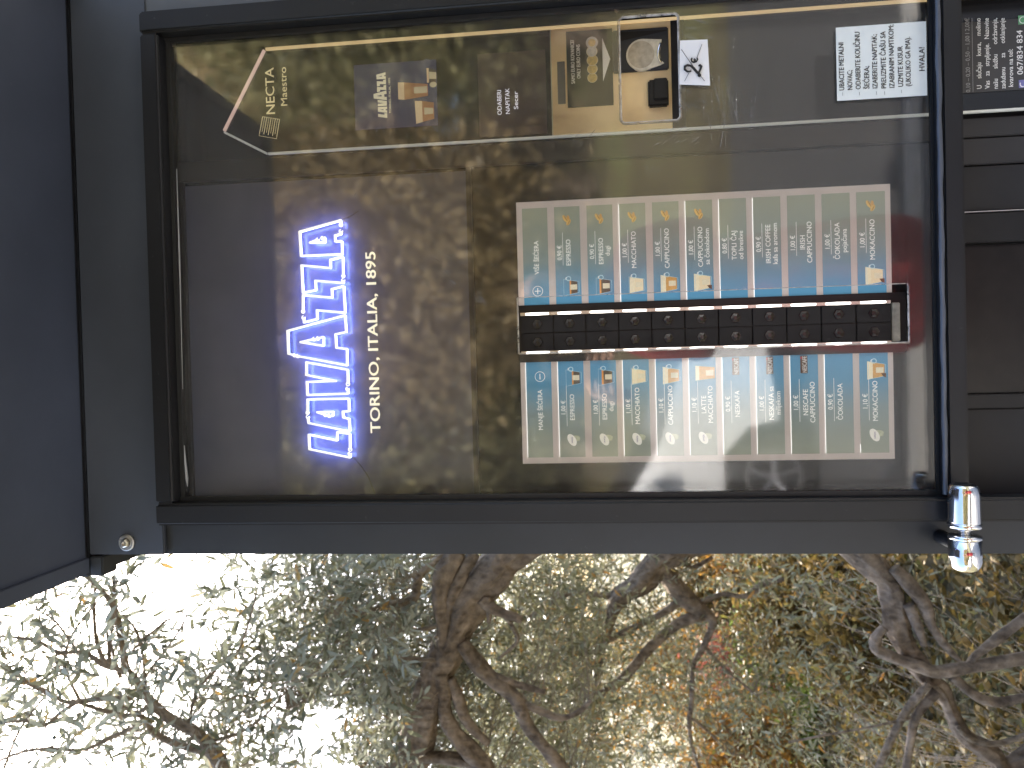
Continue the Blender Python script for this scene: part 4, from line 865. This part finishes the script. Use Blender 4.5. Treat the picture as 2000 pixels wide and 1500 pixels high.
# low gnarled tree
dC = 2.45
tC = limb_pts([(1985, 1500, 26), (1935, 1472, 22), (1885, 1440, 18), (1858, 1392, 17), (1840, 1352, 19), (1805, 1318, 22), (1768, 1262, 25), (1750, 1210, 26), (1742, 1170, 26), (1730, 1130, 28), (1690, 1092, 30), (1630, 1040, 30), (1540, 985, 28)], dC, world_pre=[(-1.16, 2.5, -.03, .06)], thin=.76)
LC = [limb_pts(p, dC-.05, thin=.76) for p in (
  [(1728, 1225, 10), (1712, 1245, 12), (1712, 1268, 13), (1745, 1285, 14), (1790, 1300, 15), (1832, 1312, 15), (1880, 1305, 15), (1940, 1295, 15), (2000, 1285, 15), (2090, 1270, 14)],
  [(1745, 1110, 14), (1775, 1142, 17), (1805, 1180, 18), (1820, 1222, 11), (1850, 1265, 9), (1875, 1290, 6)], [(1775, 1180, 13), (1790, 1215, 12), (1800, 1245, 10), (1804, 1262, 7)],
  [(1830, 1350, 11), (1790, 1398, 10), (1777, 1450, 9), (1768, 1520, 9)], [(1815, 1335, 9), (1778, 1378, 9), (1746, 1432, 9), (1708, 1515, 8)], [(1860, 1320, 11), (1895, 1352, 12), (1930, 1370, 12), (1968, 1370, 11), (2030, 1355, 9)],
  [(1870, 1420, 7), (1900, 1446, 8), (1950, 1452, 7), (2010, 1432, 5)], [(2060, 1170, 10), (2000, 1208, 11), (1952, 1244, 12), (1908, 1278, 10), (1890, 1300, 7)], [(1790, 1400, 4), (1700, 1420, 3), (1600, 1438, 3), (1540, 1450, 3)])]
cC = [(px_bases(200, 1560, 2020, 1075, 1510, 2.6, 3.6, g), OLF, .046, 9, .16, (0, 0, .1), .2)]
make_tree((-1.16, 2.5, 0), 'low gnarled olive tree with knotted grey limbs near the ground', tC, LC, cC, 61, connect=.7)
# near branches against the sky
dD = 2.05
tD = limb_pts([(500, 1640, 22), (450, 1540, 16), (425, 1480, 14.5), (385, 1430, 12.5), (332, 1402, 11), (292, 1366, 10), (265, 1330, 9), (247, 1308, 8), (240, 1275, 7), (231, 1225, 6.5), (226, 1193, 6), (200, 1155, 5), (165, 1118, 4), (135, 1090, 3)], dD, world_pre=[(-2.0, 2.5, -.05, .11), (-1.95, 2.4, .8, .09), (-1.7, 2.25, 1.7, .06)])
LD = [limb_pts(p, dD+.02) for p in (
  [(420, 1470, 9), (370, 1460, 9), (330, 1448, 8), (300, 1430, 7), (282, 1405, 6.5), (262, 1392, 5), (238, 1380, 4)], [(300, 1372, 5), (255, 1398, 6), (205, 1388, 5), (165, 1376, 4), (140, 1366, 3)],
  [(255, 1363, 5), (200, 1365, 5.5), (150, 1371, 5.5), (125, 1370, 5), (90, 1350, 4), (48, 1333, 4), (-20, 1323, 3)], [(150, 1371, 5), (118, 1392, 5), (88, 1416, 5), (45, 1408, 4), (-20, 1416, 3)], [(250, 1312, 6), (205, 1300, 6), (180, 1282, 5), (155, 1273, 5), (115, 1274, 4.5), (65, 1250, 4), (-20, 1240, 3)],
  [(275, 1415, 5), (220, 1440, 4.5), (165, 1464, 4), (90, 1462, 3.5), (40, 1470, 3), (-10, 1490, 3)], [(212, 1305, 4.5), (190, 1258, 4.5), (184, 1195, 4), (186, 1148, 3)], [(238, 1330, 4), (224, 1285, 4), (217, 1250, 3), (222, 1190, 4), (222, 1125, 3.5)], [(214, 1300, 4.5), (213, 1258, 4), (208, 1225, 3)],
  [(290, 1378, 4), (284, 1330, 3.5), (278, 1270, 3), (264, 1228, 3), (240, 1200, 2)], [(158, 1372, 4), (126, 1300, 3), (138, 1245, 3), (170, 1200, 2.5), (205, 1158, 2)], [(120, 1368, 3.5), (60, 1338, 4), (0, 1292, 3.5), (-20, 1280, 3)], [(95, 1352, 3), (60, 1395, 3), (35, 1432, 3), (8, 1500, 3)],
  [(366, 1422, 4), (385, 1350, 4), (418, 1312, 3.5), (448, 1282, 3), (470, 1262, 2.5), (500, 1165, 2)], [(405, 1450, 5), (470, 1430, 4), (520, 1395, 3), (560, 1350, 2.5), (620, 1310, 2)], [(265, 1350, 3.5), (300, 1300, 3), (345, 1240, 2.5), (365, 1200, 2)], [(240, 1290, 3), (290, 1240, 2.5), (335, 1205, 2)], [(160, 1285, 3), (110, 1215, 2.5), (70, 1185, 2), (120, 1160, 2)])]
skD = np.concatenate([L[:, :3] for L in LD]+[tD[3:, :3]])
clear = lambda x, y: 0.0 if (x > 300 and y < 1260) or (x > 270 and y < 1160) else 1.0
cD = [(px_bases(190, -20, 330, 1115, 1510, 1.8, 2.5, g, clear), OL, .056, 8, .15, (0, 0, 0), .2), (px_bases(120, 330, 560, 1270, 1510, 1.9, 2.6, g), OL, .054, 9, .15, (0, 0, 0), .2), (px_bases(18, 240, 400, 1180, 1330, 1.9, 2.3, g), OL, .058, 7, .13, (0, 0, 0), .2)]
TD = make_tree((-2.0, 2.5, 0), 'slender olive tree with bare twiggy branches under the canopy edge', tD, LD, cD, 81, bmat=BARK2, connect=1.0)
m = MB(); m.lathe([(-.008, .0005), (-.006, .004), (0, .0062), (.006, .0042), (.008, .0005)], (0, 0, 1), (0, 0, 0), OLIVE, 12); ome = m.mesh('olive', smooth=True)
for x, y in ((75, 1320), (120, 1392), (138, 1402), (84, 1170), (106, 1440), (154, 1395), (320, 1262), (345, 1275), (60, 1165), (70, 1255), (455, 1305), (560, 1320)): link('olive', ome, TD, tuple(W(x, y, dD-.05)), (random.uniform(-.4, .4), random.uniform(-.4, .4), 0))
# trees and shrubs further back
def bush(name, loc, rad, n_, mat, label, cat, group, lsz, seed, trunk_h=None, wdt=.34):
    g = np.random.default_rng(seed); t = thing(name, loc, label, cat, group); c0 = np.array(loc)+np.array([0, 0, (trunk_h or 0)+rad[2]*.9])
    nb = 10; cl = g.normal(size=(nb, 3)); cl /= np.linalg.norm(cl, axis=1, keepdims=True); cl = cl*g.uniform(.25, .75, (nb, 1))
    k = g.integers(0, nb, n_); p = cl[k]+g.normal(size=(n_, 3))*.22; p = c0+p*np.array(rad)
    d = g.normal(size=(n_, 3)); d[:, 2] -= .3
    o = link('crown' if trunk_h else 'foliage', leaves_mesh('foliage', p, d, lsz*g.uniform(.5, 1.3, n_), wdt, mat, seed), t); o['kind'] = 'stuff'
    S = smooth_path([(loc[0], loc[1], loc[2]-.05, .05*rad[2]+.02), (loc[0]+.1*rad[0], loc[1], loc[2]+(trunk_h or .3)*.6+.1, .04*rad[2]+.015), (c0[0], c0[1], c0[2], .02*rad[2]+.01)])
    limb_mesh(S, BARK, .1, 8, seed).build('trunk' if trunk_h else 'stem', t, smooth=True)
    for i in range(5):
        e = c0+cl[i]*np.array(rad)*.8; a = S[len(S)//2+i][:3]; limb_mesh(smooth_path([(*a, .018*rad[2]+.006), (*((a+e)/2+g.normal(size=3)*.08), .012*rad[2]+.004), (*e, .005)]), BARK, .08, 6, seed+i).build('branch' if not trunk_h else 'limb', t, smooth=True)
    return t
B = [(-1.0, 9.0, (1.5, 1.2, 1.3), 7000, OLF, 1.0), (-4.0, 9.5, (1.9, 1.4, 1.5), 8000, OLF, 1.2), (-2.4, 12.5, (2.0, 1.6, 1.7), 8000, OLF, 1.2), (.4, 13, (1.8, 1.4, 1.6), 6000, OLF, 1.2), (-6.2, 13, (2.2, 1.6, 1.8), 7000, OLF, 1.2)]
for i, (x, y, r, n_, mt, th) in enumerate(B): bush('olive_tree', (x, y, gz(x, y)), r, int(n_*1.8), mt, 'small round olive tree in the hazy background grove', 'tree', 'background olive trees', .10, 200+i, th, .25)
S_ = [(-.55, 5.6, (.5, .5, .42), AUT, 'orange'), (-1.25, 6.6, (.75, .6, .55), AUT, 'orange'), (-2.3, 7.2, (.9, .6, .6), OCH, 'ochre'), (-1.7, 5.0, (.55, .5, .34), OCH, 'ochre'), (-.9, 4.5, (.45, .4, .25), OCH, 'ochre'), (-2.9, 5.6, (.7, .6, .5), AUT, 'orange'), (-1.5, 7.6, (.7, .5, .35), RED, 'red'), (-2.6, 6.3, (.35, .3, .42), RED, 'red'), (-1.15, 5.3, (.5, .3, .22), GRN, 'green'), (-2.2, 5.9, (.5, .3, .25), GRN, 'green'), (-.5, 3.8, (.42, .4, .22), OCH, 'ochre'), (-1.5, 3.9, (.5, .45, .26), OCH, 'ochre'), (-.35, 3.0, (.35, .35, .2), OCH, 'ochre'), (-3.4, 8.2, (.9, .6, .7), AUT, 'orange'), (-.4, 7.4, (.7, .5, .5), OCH, 'ochre')]
lab = {'orange': 'orange autumn shrub glowing behind the olive limbs', 'ochre': 'ochre brown shrub growing low under the olive trees', 'red': 'pinkish red leaved shrub behind the olive trees', 'green': 'bright yellow green shrub on the ground behind the trees'}
for i, (x, y, r, mt, c) in enumerate(S_): bush('shrub', (x, y, gz(x, y)), r, int(4200*r[0]*2), mt, lab[c], 'shrub', c+' shrubs behind the cabinet', .055, 300+i)
# fallen leaves and grass
n_ = 60000; X = g.uniform(-5.5, .8, n_); Yy = 2.25+g.uniform(0, 1, n_)**1.5*9; Zz = np.array([gz(a, b) for a, b in zip(X, Yy)])+g.uniform(.0, .05, n_)
D = g.normal(size=(n_, 3)); D[:, 2] *= .35
o = link('fallen_leaves', leaves_mesh('fallen leaves', np.stack([X, Yy, Zz], 1), D, g.uniform(.03, .07, n_), .42, OCH, 3)); tag(o, 'carpet of brown fallen leaves under the olive trees', 'leaves', kind='stuff')
n_ = 30000; X = g.uniform(-6, 1.0, n_); Yy = g.uniform(5.0, 7.0, n_)+.25*np.sin(X*2.0); Zz = np.array([gz(a, b) for a, b in zip(X, Yy)])
D = g.normal(size=(n_, 3))*.5; D[:, 2] = 1
o = link('grass', leaves_mesh('grass', np.stack([X, Yy, Zz], 1), D, g.uniform(.06, .16, n_), .10, GRN, 4)); tag(o, 'strip of bright green grass beyond the fallen leaves', 'grass', kind='stuff')

# ------------------------------------------------------------------ across the road: what the pane mirrors
for i, (x, y, r, k) in enumerate([(-6.2, -9, (2.0, 1.4, 2.1), 0), (-3.6, -8.4, (1.7, 1.3, 1.9), 2), (-1.3, -8.9, (1.6, 1.3, 2.1), 0), (.7, -8.3, (1.5, 1.2, 1.8), 2), (2.6, -8.8, (1.5, 1.2, 2.2), 1), (4.6, -8.5, (1.7, 1.3, 2.0), 0), (6.8, -9, (1.9, 1.4, 2.2), 1), (-2.4, -10.6, (2.0, 1.3, 2.4), 1), (1.7, -10.6, (2.0, 1.3, 2.4), 0), (5.6, -10.8, (2.1, 1.4, 2.4), 2), (-5.6, -11, (2.2, 1.4, 2.4), 0), (3.6, -12.5, (2.4, 1.4, 2.9), 2), (7.4, -12.2, (2.6, 1.5, 3.0), 0), (0, -13, (2.4, 1.4, 2.9), 1), (-3.8, -13, (2.4, 1.4, 2.8), 2), (9.5, -9.5, (2.2, 1.4, 2.6), 2)]):
    bush('roadside_tree', (x, y, gz(x, y)), (r[0]*1.15, r[1]*1.1, r[2]*(1.35+.3*(x > 2))), 15000, BANK[k], ['dark green tree on the bank across the road', 'rust coloured tree on the bank across the road', 'ochre tree on the bank across the road'][k], 'tree', 'trees on the bank across the road', .16, 400+i, .7, .45)
CARW = simple('white car paint', (.78, .79, .80), .22, var=.02, coat=.6); GLS = simple('car glass', (.02, .024, .028), .05, var=.1); TYRE = simple('tyre rubber', (.018, .018, .018), .8); RIM = simple('alloy rim', (.5, .5, .52), .3, metal=.9); TRIM = simple('car black trim', (.02, .02, .02), .6); LAMPG = simple('headlamp glass', (.6, .62, .65), .08)
cx0 = .12; cyn = -3.25                                            # nose of the car, near side
car = thing('parked_car', (cx0-2.0, cyn-.85, 0.001), 'white hatchback parked across the road, mirrored in the pane', 'car')
pr_ = [(0.02, .34), (.02, .74), (-.08, .93), (-.60, 1.06), (-.68, 1.09), (-1.40, 1.50), (-1.9, 1.57), (-3.3, 1.55), (-3.85, 1.25), (-4.02, 1.05), (-4.05, .58), (-4.0, .30), (-3.65, .26), (-3.6, .47), (-3.4, .64), (-3.1, .64), (-2.92, .47), (-2.88, .25), (-1.30, .25), (-1.26, .47), (-1.06, .64), (-.74, .64), (-.55, .47), (-.50, .26)]
v, f = fill2d([[(x+cx0, z) for x, z in pr_]]); k = len(v); m = MB(); wd_ = 1.70
def tuck(z): return .0 if z < 1.0 else (z-1.0)*.32
order = [(x+cx0, z) for x, z in pr_]; kk = len(order)
m.add([(p[0], cyn-tuck(p[1]), p[1]) for p in v], f, CARW); m.add([(p[0], cyn-wd_+tuck(p[1]), p[1]) for p in v], [q[::-1] for q in f], CARW)
m.add([(p[0], cyn-tuck(p[1]), p[1]) for p in order]+[(p[0], cyn-wd_+tuck(p[1]), p[1]) for p in order], [(i, (i+1) % kk, (i+1) % kk+kk, i+kk) for i in range(kk)], CARW); m.build('body', car, smooth=False)
for pts in ([(-.95, 1.08), (-1.46, 1.44), (-2.1, 1.50), (-2.1, 1.08)], [(-2.17, 1.08), (-2.17, 1.50), (-3.2, 1.48), (-3.6, 1.22), (-3.55, 1.08)]):
    for sg in (0, 1):
        m = MB(); yv = lambda z: cyn-tuck(z)+.004 if sg == 0 else cyn-wd_+tuck(z)-.004
        m.add([(x+cx0, yv(z), z) for x, z in pts], [tuple(range(len(pts)))], GLS); m.build('side_window', car)
m = MB(); a_, b_ = (-.69, 1.095), (-1.39, 1.49); m.add([(a_[0]+cx0+.006, cyn-.10, a_[1]+.004), (a_[0]+cx0+.006, cyn-wd_+.10, a_[1]+.004), (b_[0]+cx0+.006, cyn-wd_+.24, b_[1]+.006), (b_[0]+cx0+.006, cyn-.24, b_[1]+.006)], [(0, 1, 2, 3)], GLS); m.build('windscreen', car)
for wxp in (-.90, -3.25):
    for sg in (0, 1):
        yc = cyn+.004 if sg == 0 else cyn-wd_-.004; ax = (0, -1, 0) if sg == 0 else (0, 1, 0)
        m = MB(); m.lathe([(0, .21), (.0, .29), (.02, .305), (.18, .305), (.2, .29)], ax, (cx0+wxp, yc, .306), TYRE, 36); wl_ = m.build('wheel', car)
        m = MB(); m.lathe([(-.004, .20), (-.004, .17), (.02, .165)], ax, (cx0+wxp, yc, .306), RIM, 30, cap=False)
        for s_ in range(5):
            an = 2*math.pi*s_/5; c = Vector((cx0+wxp, yc-ax[1]*(-.006)*-1, .306)); m.tube([(cx0+wxp, yc-ax[1]*.006, .306), (cx0+wxp+.17*math.cos(an), yc-ax[1]*.006, .306+.17*math.sin(an))], .018, RIM, 6)
        m.build('rim', wl_)
for yo in (-.28, -wd_+.28): box('headlight', cx0-.13, cx0-.02, cyn+yo-.16, cyn+yo+.16, .76, .86, LAMPG, car, .015)
box('bumper', cx0-.3, cx0+.035, cyn-wd_+.02, cyn-.02, .28, .46, TRIM, car, .03)
for yo, s_ in ((cyn+.09, 1), (cyn-wd_-.09, -1)): box('mirror', cx0-1.10, cx0-.94, yo-.08, yo+.08, 1.08, 1.22, CARW, car, .025)
box('door_handle', cx0-2.18, cx0-2.0, cyn+.001, cyn+.02, .86, .885, CARW, car, .004); box('door_handle', cx0-3.2, cx0-3.02, cyn+.001, cyn+.02, .86, .885, CARW, car, .004)

# the person taking the picture (seen only as a mirror image)
JACK = simple('red coat', (.26, .020, .022), .75, var=.2, scale=12, bump=.4, bscale=60); SKIN = simple('skin', (.50, .30, .21), .5, var=.06); HAIR = simple('dark hair', (.03, .02, .015), .5, var=.3, scale=90); TROU = simple('dark trousers', (.03, .032, .04), .8); SHOE = simple('dark shoes', (.02, .02, .02), .5)
def skin_mesh(name, verts, edges, radii, mat, sub=2, root=0):
    me = bpy.data.meshes.new(name); me.from_pydata(verts, edges, []); ob = bpy.data.objects.new(name, me); COL.objects.link(ob)
    md = ob.modifiers.new('s', 'SKIN')
    for i, r_ in enumerate(radii): d = me.skin_vertices[0].data[i]; d.radius = r_ if isinstance(r_, tuple) else (r_, r_); d.use_root = (i == root)
    ob.modifiers.new('u', 'SUBSURF').levels = sub
    dg = bpy.context.evaluated_depsgraph_get(); out = bpy.data.meshes.new_from_object(ob.evaluated_get(dg)); bpy.data.objects.remove(ob); bpy.data.meshes.remove(me)
    out.materials.clear(); out.materials.append(mat); out.polygons.foreach_set('use_smooth', [True]*len(out.polygons)); return out
px, py, pz = .235, -.36, .10
per = thing('person', (px, py, pz), 'person in long red coat holding up a phone, mirrored in the pane', 'person')
V_ = [(0, 0, .92), (0, 0, 1.08), (0, .0, 1.26), (0, .0, 1.40), (0, .02, 1.47), (0, .03, 1.50),
      (.09, 0, .90), (.10, .02, .50), (.10, -.01, .09), (.10, .10, .035), (-.09, 0, .90), (-.10, .02, .50), (-.10, -.01, .09), (-.10, .10, .035),
      (.15, .0, 1.37), (.18, .05, 1.14), (-.02, .26, 1.38), (-.15, 0, 1.37), (-.17, .06, 1.14), (-.16, .26, 1.38)]
V_ = [(px+a, py+b, pz+c*.98) for a, b, c in V_]
E_ = [(0, 1), (1, 2), (2, 3), (3, 4), (4, 5), (0, 6), (6, 7), (7, 8), (8, 9), (0, 10), (10, 11), (11, 12), (12, 13), (3, 14), (14, 15), (15, 16), (3, 17), (17, 18), (18, 19)]
RD = [(.15, .11), (.135, .10), (.15, .11), (.10, .075), .052, .05, .085, .06, .042, .035, .085, .06, .042, .035, .065, .05, .032, .065, .05, .032]
bod = link('body', skin_mesh('body', V_, E_, RD, SKIN), per); bod.data.materials.append(JACK); bod.data.materials.append(TROU); bod.data.materials.append(SHOE)
for pl_ in bod.data.polygons:
    c = pl_.center; h_ = (c.z-pz)/.98
    pl_.material_index = 3 if h_ < .085 else (2 if h_ < .80 else (1 if h_ < 1.46 and not (c.y > py+.25 and h_ > 1.3) else 0))
jk = [(px, py, pz+.42), (px, py, pz+.66), (px, py, pz+.90), (px, py, pz+1.08), (px, py, pz+1.25), (px, py+.005, pz+1.39)]
link('coat', skin_mesh('coat', jk, [(0, 1), (1, 2), (2, 3), (3, 4), (4, 5)], [(.25, .19), (.225, .17), (.20, .145), (.165, .125), (.185, .13), (.085, .07)], JACK), per)
m = MB(); hc = (px, py+.035, pz+1.585); prf = [(-.115, .004), (-.108, .03), (-.085, .052), (-.04, .068), (.0, .074), (.04, .075), (.075, .066), (.10, .042), (.112, .004)]
m.lathe(prf, (0, .06, 1), hc, SKIN, 24); hd_ = m.build('head', per, smooth=True)
m = MB(); m.lathe([(-.03, .078), (.0, .083), (.045, .083), (.08, .072), (.107, .046), (.121, .003)], (0, -.28, 1), (hc[0], hc[1]-.012, hc[2]+.004), HAIR, 24); m.build('hair', per, smooth=True)
m = MB()
for sg in (-1, 1):
    m.lathe([(-.004, .002), (0, .011), (.004, .009), (.007, .001)], (0, 1, 0), (hc[0]+sg*.030, hc[1]+.068, hc[2]+.004), WHITE, 12); m.lathe([(0, .005), (.009, .001)], (0, 1, 0), (hc[0]+sg*.030, hc[1]+.071, hc[2]+.004), INK, 10)
    m.lathe([(-.028, .003), (-.01, .015), (.012, .017), (.028, .004)], (0, .1, 1), (hc[0]+sg*.074, hc[1]+.0, hc[2]-.004), SKIN, 10)
m.tube([(hc[0], hc[1]+.070, hc[2]+.008), (hc[0], hc[1]+.086, hc[2]-.028), (hc[0], hc[1]+.07, hc[2]-.034)], [.007, .011, .006], SKIN, 8); m.tube([(hc[0]-.022, hc[1]+.064, hc[2]-.058), (hc[0], hc[1]+.070, hc[2]-.060), (hc[0]+.022, hc[1]+.064, hc[2]-.058)], [.002, .005, .002], simple('lips', (.42, .16, .13), .5), 6); m.build('face', hd_, smooth=True)
for sg in (-1, 1):
    wx_, wy_, wz_ = .0+sg*.075, -.095, 1.49
    hv = [(wx_+sg*.004, wy_-.02, wz_-.02), (wx_, wy_+.02, wz_+.02), (wx_-sg*.006, wy_+.045, wz_+.055)]; he = [(0, 1), (1, 2)]; hr = [.024, .028, .026]
    for q_, (dz_, ln) in enumerate(((.035, 1.0), (.015, 1.1), (-.006, 1.05), (-.026, .85))):
        b0 = len(hv); hv += [(wx_-sg*.012, wy_+.052, wz_+.06+dz_*.9), (wx_-sg*.030, wy_+.060+.006*ln, wz_+.064+dz_), (wx_-sg*(.040+.012*ln), wy_+.050, wz_+.066+dz_)]; he += [(2, b0), (b0, b0+1), (b0+1, b0+2)]; hr += [.0095, .009, .008]
    b0 = len(hv); hv += [(wx_-sg*.018, wy_+.030, wz_+.028), (wx_-sg*.034, wy_+.030, wz_+.050)]; he += [(1, b0), (b0, b0+1)]; hr += [.011, .009]
    link('hand', skin_mesh('hand', hv, he, hr, SKIN, 1), per)
ph = thing('phone', (0, -.045, 1.50), 'black phone held up in both hands, mirrored in the pane', 'phone')
box('phone_case', -.042, .040, -.046, -.037, 1.535, 1.695, BLK3, ph, .004); box('phone_screen', -.039, .037, -.0475, -.0462, 1.54, 1.69, GLS, ph, .0005)
